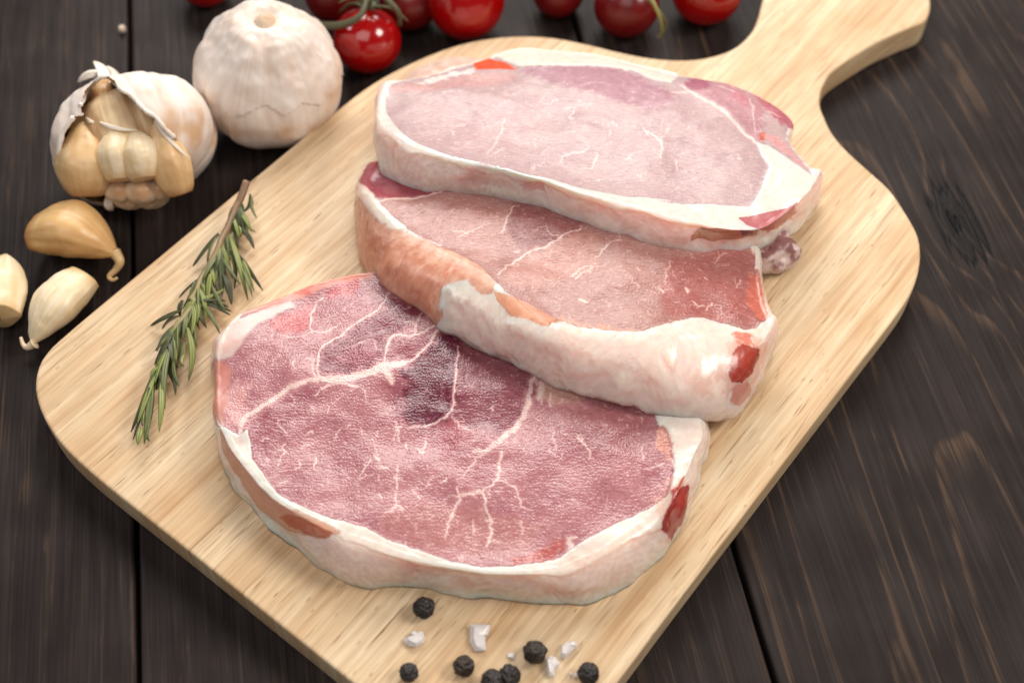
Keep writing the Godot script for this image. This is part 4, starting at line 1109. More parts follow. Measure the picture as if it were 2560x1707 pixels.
	s.patch([Vector2(76.7,40.2), Vector2(77.9,42.6), Vector2(75.8,43.8), Vector2(73,44.9), Vector2(70.4,44.9), Vector2(67,43.2), Vector2(65,41.7), Vector2(64.4,40.4), Vector2(64.1,38.4), Vector2(64.5,36.9), Vector2(66.1,36.6), Vector2(67.9,36.5), Vector2(70.2,36.4), Vector2(72.8,37.8)], srgb(196, 118, 102), 1.4, 0.48, 0.7, 4, 0, 0)
	s.patch([Vector2(61.4,22.1), Vector2(66.4,19.9), Vector2(68.5,23.9), Vector2(63.7,23.8)], srgb(206, 110, 92), 1.62, 1.02, 0.7, -1, 0, 0)
	s.patch([Vector2(70.5,-6), Vector2(76.1,-3.5), Vector2(77.2,6.7), Vector2(74.6,12.6), Vector2(71.1,14.7), Vector2(68.3,7.7)], srgb(206, 104, 82), 2.7, 0.85, 0.6, -1, 0, 0)
	s.patch([Vector2(60,15.4), Vector2(63.1,11.6), Vector2(66.2,8), Vector2(65.3,9.7), Vector2(62.4,13.6), Vector2(60.3,16.4)], srgb(150, 50, 46), 0.9, 0.68, 0.7, -1, 0, 0)
	s.patch([Vector2(74.3,-12.9), Vector2(80.6,-10.7), Vector2(76.3,-4), Vector2(72.4,-7.7)], srgb(240, 216, 206), 0.7, 0.15, 0.9, 1, 0, 0)
	s.vein([Vector2(-55,-38.9), Vector2(-44.5,-30.8), Vector2(-40,-28.9), Vector2(-34.6,-30.1), Vector2(-28.5,-30.3), Vector2(-24.3,-31.2), Vector2(-21.4,-32.2)], 1.224, 245, 0.35, 0.44)
	s.vein([Vector2(-44.6,-29.6), Vector2(-38.9,-22.7), Vector2(-33.8,-17.4), Vector2(-27.6,-12.4), Vector2(-21.3,-8.6)], 1.088, 200, 0.35, 0.44)
	s.vein([Vector2(-4,5.1), Vector2(-0.8,0.1), Vector2(3.3,-4.5), Vector2(8.7,-7.7), Vector2(13.7,-11.1), Vector2(20.4,-15.5)], 0.748, 230, 0.35, 0.44)
	s.vein([Vector2(0.3,-24.7), Vector2(-1.6,-18.5), Vector2(-3.2,-13.7)], 0.612, 210, 0.35, 0.44)
	s.vein([Vector2(-16,-12), Vector2(-13.2,-13.5), Vector2(-9,-16.2)], 0.476, 210, 0.35, 0.44)
	s.vein([Vector2(-17.4,-14.8), Vector2(-12.7,-13)], 0.544, 210, 0.35, 0.44)
	s.vein([Vector2(16.6,3.9), Vector2(20.8,-0.3), Vector2(23.2,-0.8)], 0.68, 190, 0.35, 0.44)
	s.vein([Vector2(19.1,13), Vector2(21.1,13.7)], 1.224, 235, 0.35, 0.44)
	s.vein([Vector2(0.9,-5.9), Vector2(2.2,-6.3)], 0.952, 190, 0.35, 0.44)
	s.vein([Vector2(-30.7,-21.8), Vector2(-27.4,-22.9)], 0.34, 170, 0.35, 0.44)
	s.vein([Vector2(-20.5,-21.8), Vector2(-17.3,-23.8)], 0.34, 170, 0.35, 0.44)
	s.vein([Vector2(10.5,-16.5), Vector2(11.7,-12.8), Vector2(15.4,-11.7)], 0.408, 180, 0.35, 0.44)
	s.vein([Vector2(17.9,4.5), Vector2(23.2,-0.4)], 0.68, 210, 0.5, 0.495)
	s.vein([Vector2(24.4,-3.7), Vector2(27.7,-8.5), Vector2(31.7,-10.8)], 0.612, 215, 0.5, 0.495)
	s.vein([Vector2(46.4,-3.4), Vector2(44.8,2), Vector2(44.1,5.7)], 0.476, 190, 0.5, 0.495)
	s.vein([Vector2(42.5,6.6), Vector2(43.3,8.8)], 0.748, 210, 0.5, 0.495)
	s.vein([Vector2(49.8,5.9), Vector2(50.9,7.6)], 0.884, 220, 0.5, 0.495)
	s.vein([Vector2(51.7,10.2), Vector2(53.1,11.1), Vector2(55.2,11)], 0.612, 220, 0.5, 0.495)
	s.vein([Vector2(55.7,12.6), Vector2(57.7,9.9)], 0.68, 215, 0.5, 0.495)
	s.vein([Vector2(55.9,0), Vector2(57.6,0.7)], 0.544, 200, 0.5, 0.495)
	s.vein([Vector2(60,-5.8), Vector2(61.8,-8.7), Vector2(64.3,-10.8)], 0.34, 190, 0.5, 0.495)
	s.vein([Vector2(36.2,-0.2), Vector2(36.7,0.4)], 0.408, 240, 0.5, 0.495)
	s.vein([Vector2(38.1,16.7), Vector2(39.6,18.3)], 0.476, 170, 0.5, 0.495)
	s.vein([Vector2(65.7,-2.1), Vector2(65.9,0.8)], 0.34, 160, 0.5, 0.495)
	s.patch([Vector2(-16.6,6.5), Vector2(-12.5,6.4), Vector2(-12.4,11.2), Vector2(-15.9,13.9), Vector2(-17,11.5)], srgb(226, 200, 188), 2.7, 1.02, 0.25, -1, 0.715, 0)
	s.patch([Vector2(-14.9,8.1), Vector2(-12,8.6), Vector2(-11.8,11.5), Vector2(-14.6,11.5)], srgb(226, 200, 188), 2.7, 1.02, 0.25, -1, 0.495, 0)
	s.patch([Vector2(-11.4,11.8), Vector2(-8.6,15), Vector2(-4.9,20), Vector2(-9.7,21.3), Vector2(-13.3,16.5)], srgb(226, 200, 188), 2.7, 1.02, 0.25, -1, 0.495, 0)
	s.patch([Vector2(-8.6,11.6), Vector2(-6.6,16), Vector2(-2,20), Vector2(-5,20.7), Vector2(-9.4,16.6), Vector2(-10,12)], srgb(226, 200, 188), 2.7, 1.02, 0.25, -1, -0.66, 0)
	s.patch([Vector2(-1.5,19.8), Vector2(4.4,21.2), Vector2(7.9,24.2), Vector2(2.6,27.7), Vector2(-1.7,22.8)], srgb(226, 200, 188), 2.7, 1.02, 0.25, -1, 0.44, 0)
	s.patch([Vector2(9.4,24.3), Vector2(10.5,22.4), Vector2(12.3,28.3), Vector2(10.6,29.6)], srgb(226, 200, 188), 2.7, 1.02, 0.25, -1, -0.55, 0)
	s.patch([Vector2(12.9,22.6), Vector2(19,24.7), Vector2(21.2,28.6), Vector2(14.3,27.4)], srgb(226, 200, 188), 2.7, 1.02, 0.25, -1, 0.44, 0)
	s.patch([Vector2(-21.1,17.4), Vector2(-19.1,20.1), Vector2(-21.9,22.3), Vector2(-23.4,19.5)], srgb(226, 200, 188), 2.7, 1.02, 0.25, -1, 0.44, 0)
	s.patch([Vector2(-15.3,16.3), Vector2(-15.1,19.6), Vector2(-21.1,25.1), Vector2(-21,21.4)], srgb(226, 200, 188), 2.7, 1.02, 0.25, -1, -0.385, 0)
	s.patch([Vector2(37.3,37), Vector2(42.4,33.8), Vector2(46.4,38.1), Vector2(41.2,43.9)], srgb(226, 200, 188), 2.7, 1.02, 0.25, -1, 0.44, 0)
	s.patch([Vector2(22.4,33.6), Vector2(29.5,32.6), Vector2(32.2,38.5), Vector2(26.1,42.4)], srgb(226, 200, 188), 2.7, 1.02, 0.25, -1, 0.385, 0)
	s.patch([Vector2(48.7,30.3), Vector2(56.5,31.2), Vector2(56.9,36.3), Vector2(51.1,36.3)], srgb(226, 200, 188), 2.7, 1.02, 0.25, -1, 0.385, 0)
	s.patch([Vector2(45.1,26.1), Vector2(47,26.5), Vector2(49,40.6), Vector2(46.9,40.1)], srgb(226, 200, 188), 2.7, 1.02, 0.25, -1, -0.385, 0)
	s.patch([Vector2(58.4,26.2), Vector2(60.7,26.3), Vector2(62.4,38.3), Vector2(60.1,39.3)], srgb(226, 200, 188), 2.7, 1.02, 0.25, -1, -0.275, 0)
	s.patch([Vector2(32.1,31.9), Vector2(34.6,32.9), Vector2(35.7,45.6), Vector2(32.7,42)], srgb(226, 200, 188), 2.7, 1.02, 0.25, -1, -0.33, 0)
	s.vein([Vector2(-44.9,-20), Vector2(-50.2,-14), Vector2(-52.1,-8.9)], 0.612, 90, 0.7, 0.825)
	s.vein([Vector2(-36.9,-15.4), Vector2(-38.9,-9.1), Vector2(-40.7,-2)], 0.612, 90, 0.7, 0.825)
	s.vein([Vector2(-30.7,-8.7), Vector2(-33.1,-2.8), Vector2(-33.6,1.8)], 0.612, 90, 0.7, 0.825)
	s.vein([Vector2(-25.8,-5.8), Vector2(-27.5,1.2), Vector2(-27.2,6.2)], 0.612, 90, 0.7, 0.825)
	s.vein([Vector2(-17.8,-3.4), Vector2(-17.6,0.8), Vector2(-19.9,3.1), Vector2(-21.9,8)], 0.612, 90, 0.7, 0.825)
	s.vein([Vector2(-42,-16.8), Vector2(-35.1,-12.4), Vector2(-27.4,-8.4)], 0.612, 90, 0.7, 0.825)
	flecks(s, 120, Rect2(-40, -30, 115, 50), -0.8, 6)
	specks(s, 2400, Rect2(-40, -30, 115, 55), 16)
	s.finish(srgb(228, 202, 192), 0.06, 0.008, 0.02)


func paint_back(s: Sheet) -> void:
	s.base(srgb(188, 161, 160), srgb(171, 139, 143), 0.02)
	s.patch([Vector2(-39.4,-77.7), Vector2(-41.3,-62.7), Vector2(-39,-54.1), Vector2(-32,-45.3), Vector2(-20.9,-36.4), Vector2(-7,-31.4), Vector2(6.6,-26.5), Vector2(20,-20.9), Vector2(33.2,-16.6), Vector2(45,-12.9), Vector2(58.9,-11.7), Vector2(72,-13.4), Vector2(82.9,-23), Vector2(89.8,-31.5), Vector2(93.5,-38.2), Vector2(91.4,-46.5), Vector2(87.3,-57.3), Vector2(89.4,-65.9), Vector2(84.7,-73.4), Vector2(73.9,-82.1), Vector2(61.7,-85.4), Vector2(46.9,-89.4), Vector2(32.6,-93.8), Vector2(16.7,-97.8), Vector2(0.6,-98.7), Vector2(-9.6,-93.9), Vector2(-23.8,-86.5), Vector2(-32.9,-82.1), Vector2(-39.4,-77.7), Vector2(-70,-130), Vector2(120,-130), Vector2(120,30), Vector2(-70,30), Vector2(-70,-130)], srgb(238, 214, 204), 1.2, 0.4, 1, 1, 0.1, 0.06)
	s.patch([Vector2(2.3,-86.1), Vector2(12.3,-85.6), Vector2(32.5,-86.4), Vector2(41.2,-82.5), Vector2(46.6,-75.4), Vector2(53.5,-69), Vector2(45.5,-61.9), Vector2(31.3,-67.1), Vector2(17,-73.7), Vector2(7.2,-80.1)], srgb(162, 112, 126), 4.5, 1.02, 0.75, -1, 0, 0)
	s.patch([Vector2(-40.3,-78.2), Vector2(-27.6,-78.4), Vector2(-12.7,-84.6), Vector2(-0.3,-85.2), Vector2(2.3,-78.6), Vector2(-7.6,-75.5), Vector2(-27.2,-72.2), Vector2(-39.2,-74)], srgb(200, 148, 142), 3.6, 0.85, 0.55, -1, 0, 0)
	s.patch([Vector2(-32,-69.6), Vector2(-7.5,-67.3), Vector2(11.7,-56.3), Vector2(2.1,-35.8), Vector2(-16.4,-37.5), Vector2(-29.9,-48.5)], srgb(192, 158, 158), 9, 1.02, 0.4, -1, 0, 0)
	s.patch([Vector2(57,-79.7), Vector2(63.3,-89.8), Vector2(72,-84.5), Vector2(73.7,-79), Vector2(78.2,-84.3), Vector2(85.3,-76.7), Vector2(93.7,-71.5), Vector2(90,-63), Vector2(86,-64.3), Vector2(81.5,-69.9), Vector2(79.2,-58.4), Vector2(77.4,-52.2), Vector2(74.5,-57.2), Vector2(67.9,-66.1), Vector2(63.6,-71.2), Vector2(56.4,-74.3)], srgb(176, 126, 134), 2.7, 0.85, 0.85, -1, 0, 0)
	s.patch([Vector2(56.4,-79.5), Vector2(63.7,-93.6), Vector2(66.2,-88.4), Vector2(62.5,-75.5), Vector2(57.4,-74.5)], srgb(156, 86, 108), 1.8, 1.02, 0.75, -1, 0, 0)
	s.patch([Vector2(78.4,-86.2), Vector2(85.8,-80.4), Vector2(92.5,-74.5), Vector2(94.8,-69.7), Vector2(89.6,-63.4), Vector2(86,-64.3), Vector2(82.7,-66.9), Vector2(80.3,-74.9)], srgb(172, 92, 104), 1.8, 0.85, 0.8, -1, 0, 0)
	s.patch([Vector2(72,-84.5), Vector2(76.1,-80.8), Vector2(76.8,-72.4), Vector2(74.1,-67.7), Vector2(70.8,-72.8)], srgb(186, 116, 128), 1.8, 1.02, 0.6, -1, 0, 0)
	s.patch([Vector2(79.1,-57.6), Vector2(85.3,-57.8), Vector2(88.6,-50), Vector2(93.2,-42.7), Vector2(90.2,-44.3), Vector2(85.2,-50.5), Vector2(81.2,-53.8)], srgb(206, 140, 140), 1.8, 0.85, 0.75, -1, 0, 0)
	s.patch([Vector2(78.2,-57.4), Vector2(80.7,-59.1), Vector2(79.4,-54.3), Vector2(77.8,-53.4)], srgb(190, 88, 62), 0.9, 0.68, 0.9, -1, 0, 0)
	s.patch([Vector2(-41,-79.1), Vector2(-39.7,-63.1), Vector2(-35.8,-52.9), Vector2(-32.5,-46.8), Vector2(-25.7,-40.1), Vector2(-18.5,-35.3), Vector2(-6.8,-31), Vector2(6.6,-27.4), Vector2(20.1,-23.2), Vector2(33.5,-20.8), Vector2(49.6,-21.3), Vector2(40.2,-19.1), Vector2(58.4,-22), Vector2(71.5,-22.9), Vector2(75,-29.4), Vector2(78.7,-39.3), Vector2(79.5,-41.8), Vector2(77.6,-46.2), Vector2(77.3,-51.7), Vector2(81.3,-51.7), Vector2(87.9,-45.4), Vector2(107,-24.9), Vector2(98,-37.7), Vector2(93.5,-28.9), Vector2(86.1,-19.9), Vector2(73.9,-9.3), Vector2(59,-7.2), Vector2(44.2,-8.5), Vector2(31.9,-12.3), Vector2(18.4,-16.7), Vector2(4.9,-22.3), Vector2(-8.5,-27.1), Vector2(-23.1,-32.5), Vector2(-35.2,-42.1), Vector2(-42.9,-51.9), Vector2(-45.8,-62.6), Vector2(-43.6,-79.5)], srgb(235, 210, 201), 1, 0.21, 1, 1, 0.5, 0.02)
	s.patch([Vector2(-16.2,-23.3), Vector2(-10.9,-29.9), Vector2(-6.1,-31.1), Vector2(-7.9,-20.4), Vector2(-16.9,-17.9)], srgb(226, 178, 170), 2.88, 1.02, 0.65, -1, 0, 0)
	s.patch([Vector2(1.7,-21.8), Vector2(8.8,-19.2), Vector2(7.1,-13.3), Vector2(2.7,-16)], srgb(212, 148, 142), 1.8, 1.02, 0.55, -1, 0, 0)
	s.patch([Vector2(9.7,-14.9), Vector2(24.9,-14.5), Vector2(22.1,-11.2), Vector2(12.1,-12.3)], srgb(236, 196, 180), 3.6, 1.02, 0.5, -1, 0, 0)
	s.patch([Vector2(23.2,-16.2), Vector2(30.8,-10.4), Vector2(28.9,-8.2), Vector2(23.1,-12.7)], srgb(238, 196, 180), 2.7, 1.36, 0.55, -1, 0, 0)
	s.patch([Vector2(51.4,0.4), Vector2(55.5,-7.1), Vector2(59.6,-10.9), Vector2(66,-10.6), Vector2(73.4,-9.1), Vector2(75.2,-4.1), Vector2(61.6,-1.9), Vector2(51.5,3.6)], srgb(206, 122, 92), 1, 0.18, 0.85, 3, 0, 0)
	s.patch([Vector2(56.7,-7.8), Vector2(58,-8.8), Vector2(55.4,-1.2), Vector2(54.2,-1.3)], srgb(228, 166, 140), 1.44, 1.36, 0.5, -1, 0, 0)
	s.patch([Vector2(60.3,-9), Vector2(61.7,-9.2), Vector2(59.3,-4.1), Vector2(58.2,-3.7)], srgb(228, 166, 140), 1.44, 1.36, 0.5, -1, 0, 0)
	s.patch([Vector2(64,-9.8), Vector2(65.3,-9.7), Vector2(62.9,-6.1), Vector2(61.8,-5.3)], srgb(228, 166, 140), 1.44, 1.36, 0.5, -1, 0, 0)
	s.patch([Vector2(68.2,-8.8), Vector2(69.7,-8.7), Vector2(67.2,-5.7), Vector2(65.6,-6.8)], srgb(228, 166, 140), 1.44, 1.36, 0.5, -1, 0, 0)
	s.patch([Vector2(67,-17.3), Vector2(75.5,-20.4), Vector2(83.1,-23.7), Vector2(85.7,-26.1), Vector2(90.4,-14), Vector2(92.2,-8.1), Vector2(75.6,-7.7), Vector2(72.7,-13.6), Vector2(69.5,-14.5)], srgb(178, 100, 104), 0.7, 0.15, 1, 2, 0, 0)
	s.patch([Vector2(74.3,-8.9), Vector2(85.8,-12.3), Vector2(88.2,-16.4), Vector2(91.8,-15), Vector2(95.7,-8.1), Vector2(77.2,-7.2)], srgb(200, 116, 90), 1.44, 0.85, 0.7, -1, 0, 0)
	s.patch([Vector2(72.5,-6.7), Vector2(72.5,-6), Vector2(72.3,-5.1), Vector2(71.1,-4.5), Vector2(69.5,-4.6), Vector2(67.6,-6.4), Vector2(66.3,-8.1), Vector2(66,-8.8), Vector2(66,-9.4), Vector2(66.7,-9.5), Vector2(67.7,-9.5), Vector2(68.9,-9.2), Vector2(70.3,-8.5), Vector2(71.4,-7.9)], srgb(128, 48, 58), 1.08, 0.85, 0.85, -1, 0, 0)
	s.patch([Vector2(-11.8,-95.4), Vector2(-10,-97.5), Vector2(-4.8,-95.6), Vector2(-2,-91.8), Vector2(2.3,-87), Vector2(12.3,-86.2), Vector2(32.5,-86.4), Vector2(40.4,-84.9), Vector2(46,-79.6), Vector2(52.1,-78.8), Vector2(54.8,-85.1), Vector2(56.4,-105.2), Vector2(34.3,-108.3), Vector2(11.3,-115), Vector2(-11.1,-116.3), Vector2(-15.6,-101.4)], srgb(232, 212, 200), 0.9, 0.24, 1, 1, 0.5, 0)
	s.patch([Vector2(-13.1,-97.6), Vector2(-10,-97.9), Vector2(-5.4,-93.4), Vector2(-2.3,-91.6), Vector2(2,-85.9), Vector2(-3.7,-86.8), Vector2(-12.3,-86.8)], srgb(222, 88, 58), 0.4, 0.12, 1, 4, 0, 0)
	s.patch([Vector2(-32.5,-78.1), Vector2(-25.4,-84.5), Vector2(-18,-87.3), Vector2(-11.8,-87.6), Vector2(-12.7,-84.6), Vector2(-20.2,-82.8), Vector2(-26.6,-78.6)], srgb(242, 218, 212), 1.44, 1.19, 0.85, -1, 0, 0)
	s.vein([Vector2(55.1,-77.1), Vector2(59.6,-72), Vector2(64.6,-67.5), Vector2(67.7,-63.2), Vector2(71.3,-59), Vector2(74.7,-54.2), Vector2(78.1,-50.1), Vector2(81.1,-50)], 1.84, 240, 0.35, 0.495)
	s.vein([Vector2(77.2,-74.6), Vector2(77.4,-65.2), Vector2(77.2,-58.5)], 0.544, 200, 0.35, 0.495)
	s.vein([Vector2(51.6,-72.1), Vector2(56.3,-73.2)], 0.952, 200, 0.35, 0.495)
	s.vein([Vector2(67.1,-79.7), Vector2(70.6,-78.6), Vector2(71.8,-77)], 0.952, 220, 0.35, 0.495)
	s.vein([Vector2(82.4,-68.5), Vector2(86.3,-66.6)], 0.816, 210, 0.35, 0.495)
	s.vein([Vector2(-2.2,-57.8), Vector2(-3.5,-51.3), Vector2(-5.8,-42.7), Vector2(-7.9,-38.2)], 0.476, 210, 0.5, 0.495)
	s.vein([Vector2(-5.9,-38.7), Vector2(-2.1,-42.8)], 0.408, 190, 0.5, 0.495)
	s.vein([Vector2(41.1,-53.3), Vector2(42.4,-50.4)], 0.816, 225, 0.5, 0.495)
	s.vein([Vector2(48.6,-53.9), Vector2(47.8,-51.4)], 0.476, 210, 0.5, 0.495)
	s.vein([Vector2(42.5,-51.7), Vector2(45.4,-48.3), Vector2(46.2,-45.5), Vector2(45.3,-40.3)], 0.816, 230, 0.5, 0.495)
	s.vein([Vector2(45.4,-48.1), Vector2(47.2,-50.2)], 0.544, 210, 0.5, 0.495)
	s.vein([Vector2(14.1,-36.5), Vector2(16.2,-40.6), Vector2(20.9,-42.4), Vector2(24.7,-44.6)], 0.476, 210, 0.5, 0.495)
	s.vein([Vector2(15.1,-39.7), Vector2(14.2,-40.3)], 0.544, 200, 0.5, 0.495)
	s.vein([Vector2(26.5,-42.3), Vector2(24.8,-38.1), Vector2(23.6,-33.9)], 0.476, 200, 0.5, 0.495)
	s.vein([Vector2(-18.9,-52.5), Vector2(-18.3,-48.2)], 0.544, 200, 0.5, 0.495)
	s.vein([Vector2(16.8,-63.2), Vector2(20.6,-64), Vector2(24.5,-64.8)], 1.84, 130, 0.5, 0.495)
	s.vein([Vector2(38,-31.9), Vector2(40.8,-33.3)], 0.408, 190, 0.5, 0.495)
	s.vein([Vector2(34.3,-39), Vector2(37.2,-41.7)], 0.408, 180, 0.5, 0.495)
	s.vein([Vector2(21.9,-73.5), Vector2(26.9,-76.2), Vector2(31.7,-74.1)], 0.408, 180, 0.5, 0.495)
	s.vein([Vector2(-13.8,-43.6), Vector2(-11.9,-46)], 0.408, 170, 0.5, 0.495)
	s.vein([Vector2(30.7,-53), Vector2(29.6,-49.7)], 0.408, 180, 0.5, 0.495)
	s.vein([Vector2(49.9,-40.3), Vector2(50.5,-35.8)], 0.476, 190, 0.5, 0.495)
	s.patch([Vector2(60.3,-4.3), Vector2(59.2,-1.6), Vector2(55.3,-0.6), Vector2(51.6,-2.9), Vector2(51.2,-6.3), Vector2(55.4,-9), Vector2(60.3,-8.1)], srgb(234, 210, 198), 3.6, 1.7, 0.32, -1, 0, 0)
	s.patch([Vector2(-36,-40.8), Vector2(-37,-38.6), Vector2(-39.3,-39.1), Vector2(-40.8,-39.9), Vector2(-40.6,-41.9), Vector2(-39.3,-42.2), Vector2(-37.2,-42)], srgb(208, 158, 138), 3.6, 1.7, 0.32, -1, 0, 0)
	s.patch([Vector2(49.5,-5.8), Vector2(48.5,-3), Vector2(45.1,-2.4), Vector2(43.2,-4.1), Vector2(42.9,-7.1), Vector2(44.9,-8.2), Vector2(48.4,-8.8)], srgb(226, 190, 172), 3.6, 1.7, 0.32, -1, 0, 0)
	s.patch([Vector2(-3.3,-25.4), Vector2(-5.7,-22.6), Vector2(-9.1,-23), Vector2(-11.6,-23.7), Vector2(-12.6,-26.5), Vector2(-9.1,-27.5), Vector2(-6.7,-27.4)], srgb(234, 210, 198), 3.6, 1.7, 0.32, -1, 0, 0)
	s.patch([Vector2(-40,-63.4), Vector2(-41,-62.4), Vector2(-43.3,-61.4), Vector2(-44.3,-62.7), Vector2(-44.1,-64.3), Vector2(-43.1,-64.7), Vector2(-41.2,-64.4)], srgb(208, 158, 138), 3.6, 1.7, 0.32, -1, 0, 0)
	s.patch([Vector2(-48.2,-48.2), Vector2(-48.5,-46.2), Vector2(-52,-44.5), Vector2(-53.4,-46.3), Vector2(-53.9,-49.5), Vector2(-51.9,-51.3), Vector2(-48.5,-51.5)], srgb(226, 190, 172), 3.6, 1.7, 0.32, -1, 0, 0)
	s.patch([Vector2(47.5,-6.7), Vector2(46.5,-2.6), Vector2(42.8,-3), Vector2(39.2,-5.3), Vector2(38.7,-9), Vector2(42.2,-9.1), Vector2(46.2,-8.6)], srgb(234, 210, 198), 3.6, 1.7, 0.32, -1, 0, 0)
	s.patch([Vector2(-8.7,-16.3), Vector2(-8.9,-13.7), Vector2(-13,-13.7), Vector2(-16.3,-15.1), Vector2(-16.3,-18.4), Vector2(-12.9,-18.8), Vector2(-9.7,-19.5)], srgb(208, 158, 138), 3.6, 1.7, 0.32, -1, 0, 0)
	s.patch([Vector2(-48.2,-44.5), Vector2(-49.6,-41.3), Vector2(-52.3,-41.8), Vector2(-53.9,-43.6), Vector2(-55.2,-45.8), Vector2(-52.4,-46.8), Vector2(-49.9,-46.1)], srgb(226, 190, 172), 3.6, 1.7, 0.32, -1, 0, 0)
	s.patch([Vector2(4.2,-13.6), Vector2(2.7,-11.9), Vector2(0.9,-12), Vector2(-1.2,-12.7), Vector2(0,-14.7), Vector2(0.9,-16.5), Vector2(2.8,-15.4)], srgb(234, 210, 198), 3.6, 1.7, 0.32, -1, 0, 0)
	s.patch([Vector2(81.8,-0.1), Vector2(81.3,1.9), Vector2(79.1,3.2), Vector2(77.3,1.3), Vector2(77.5,-0.8), Vector2(79.1,-2.5), Vector2(82.3,-1.6)], srgb(208, 158, 138), 3.6, 1.7, 0.32, -1, 0, 0)
	s.patch([Vector2(-19.7,-33), Vector2(-20.7,-31.4), Vector2(-22,-31.1), Vector2(-23.6,-32.4), Vector2(-22.9,-33.7), Vector2(-21.8,-34.3), Vector2(-20.6,-34.1)], srgb(226, 190, 172), 3.6, 1.7, 0.32, -1, 0, 0)
	s.patch([Vector2(0.2,-26.3), Vector2(-2.9,-23.5), Vector2(-5.3,-24.2), Vector2(-6.4,-24.6), Vector2(-7.7,-28), Vector2(-5,-28.9), Vector2(-1.6,-28.9)], srgb(234, 210, 198), 3.6, 1.7, 0.32, -1, 0, 0)
	s.patch([Vector2(63.9,-1.5), Vector2(63.5,0.2), Vector2(61.6,0), Vector2(60,-0.6), Vector2(59.9,-2.1), Vector2(61.5,-3.4), Vector2(63.5,-2.6)], srgb(208, 158, 138), 3.6, 1.7, 0.32, -1, 0, 0)
	s.patch([Vector2(-31.5,-38.5), Vector2(-34.3,-35), Vector2(-37.8,-36.1), Vector2(-41.2,-36.7), Vector2(-39.6,-39.7), Vector2(-37.9,-43.7), Vector2(-34,-41.4)], srgb(226, 190, 172), 3.6, 1.7, 0.32, -1, 0, 0)
	s.patch([Vector2(17.1,-15.4), Vector2(16.2,-13.9), Vector2(14.2,-13.1), Vector2(12.2,-14.2), Vector2(11.6,-16.2), Vector2(14.1,-17.9), Vector2(16.6,-17.1)], srgb(234, 210, 198), 3.6, 1.7, 0.32, -1, 0, 0)
	flecks(s, 300, Rect2(-40, -95, 125, 80), -1.1, 7)
	specks(s, 2600, Rect2(-42, -95, 130, 85), 17)
	s.finish(srgb(234, 210, 204), 0.06, 0.01, 0.02)


# ---------------------------------------------------------------- garlic
const PLUMP := [Vector2(0, 0.03), Vector2(0.30, 0.0), Vector2(0.62, 0.05), Vector2(0.92, 0.22), Vector2(1.0, 0.42), Vector2(0.97, 0.58), Vector2(0.85, 0.73), Vector2(0.70, 0.83), Vector2(0.58, 0.92), Vector2(0.44, 0.99), Vector2(0.26, 1.02), Vector2(0.12, 1.0), Vector2(0.0, 0.96)]


func bulb_rows(radius: float, height: float, lobes: Array, sd: int, nr := 110, nc := 170, neck := 0.17) -> Array:
	var rows := []
	var nz := noise(1.0 / 13.0, sd, 3)
	for r in nr + 1:
		var t := float(r) / nr
		# profile: flat root, wide belly low down, shoulders drawn in to a neck
		var y: float
		var rad: float
		if neck > 0.3:
			var at := t * (PLUMP.size() - 1)
			var k := mini(int(at), PLUMP.size() - 2)
			var q: Vector2 = cr(PLUMP[maxi(k - 1, 0)], PLUMP[k], PLUMP[k + 1], PLUMP[mini(k + 2, PLUMP.size() - 1)], at - k)
			rad = maxf(q.x, 0.0)
			y = q.y
		elif t < 0.82:
			var a := lerpf(-PI * 0.5, PI * 0.46, t / 0.82)
			rad = pow(maxf(cos(a), 0.0), 0.62)
			y = 0.40 + 0.40 * sin(a) * (1.0 if a < 0 else 1.08)
			rad = maxf(rad, neck * smoothstep(0.5, 0.82, t))
		else:
			var u := (t - 0.82) / 0.18
			var at := pow(maxf(cos(PI * 0.46), 0.0), 0.62)
			rad = lerpf(maxf(at, neck), neck * 0.75, smoothstep(0.0, 0.45, u))
			y = lerpf(0.40 + 0.40 * sin(PI * 0.46) * 1.08, 1.0, u)
			if u > 0.9:
				rad *= 1.0 - (u - 0.9) * 8.0
		var row := PackedVector3Array()
		for c in nc:
			var f := TAU * c / nc
			var cut := 1.0
			for l in lobes:
				var d := absf(wrapf(f - l[0], -PI, PI))
				cut = minf(cut, 1.0 - l[2] * exp(-pow(d / l[1], 2.0)))
			var k := lerpf(1.0, cut, smoothstep(0.02, 0.3, t) * (1.0 - smoothstep(0.78, 0.98, t) * 0.6))
			var p := Vector3(cos(f) * rad * radius * k, y * height, sin(f) * rad * radius * k)
			p *= 1.0 + nz.get_noise_3d(p.x, p.y * 0.5, p.z) * 0.034
			row.append(p)
		rows.append(row)
	return rows


func skin_tint(inner: bool, t: float, st: float, bl: float) -> Color:
	if inner:
		return lin(226, 200, 160).lerp(lin(186, 144, 100), clampf(0.5 + bl * 0.9 + st * 0.6, 0, 1))
	var q := lin(232, 221, 212).lerp(lin(216, 194, 178), clampf(0.35 + bl * 0.9 + st * 0.5, 0, 1))
	q = q.lerp(lin(205, 160, 110), clampf(bl * 1.6 - 0.15, 0, 0.7) * (1.0 - smoothstep(0.25, 0.55, t)))
	return q.lerp(lin(190, 158, 126), smoothstep(0.955, 0.99, t) * 0.8)


func skin_colors(rows: Array, inner: bool, sd: int) -> PackedColorArray:
	var cols := PackedColorArray()
	var a := noise(1.0 / 16.0, sd, 3)
	var nc: int = rows[0].size()
	for r in rows.size():
		for c in nc:
			var p: Vector3 = rows[r][c]
			var f := TAU * c / nc
			var streak := a.get_noise_3d(cos(f) * 260.0, p.y * 0.35, sin(f) * 260.0)
			var blot := a.get_noise_3d(p.x, p.y, p.z)
			cols.append(skin_tint(inner, float(r) / (rows.size() - 1), streak, blot))
	return cols


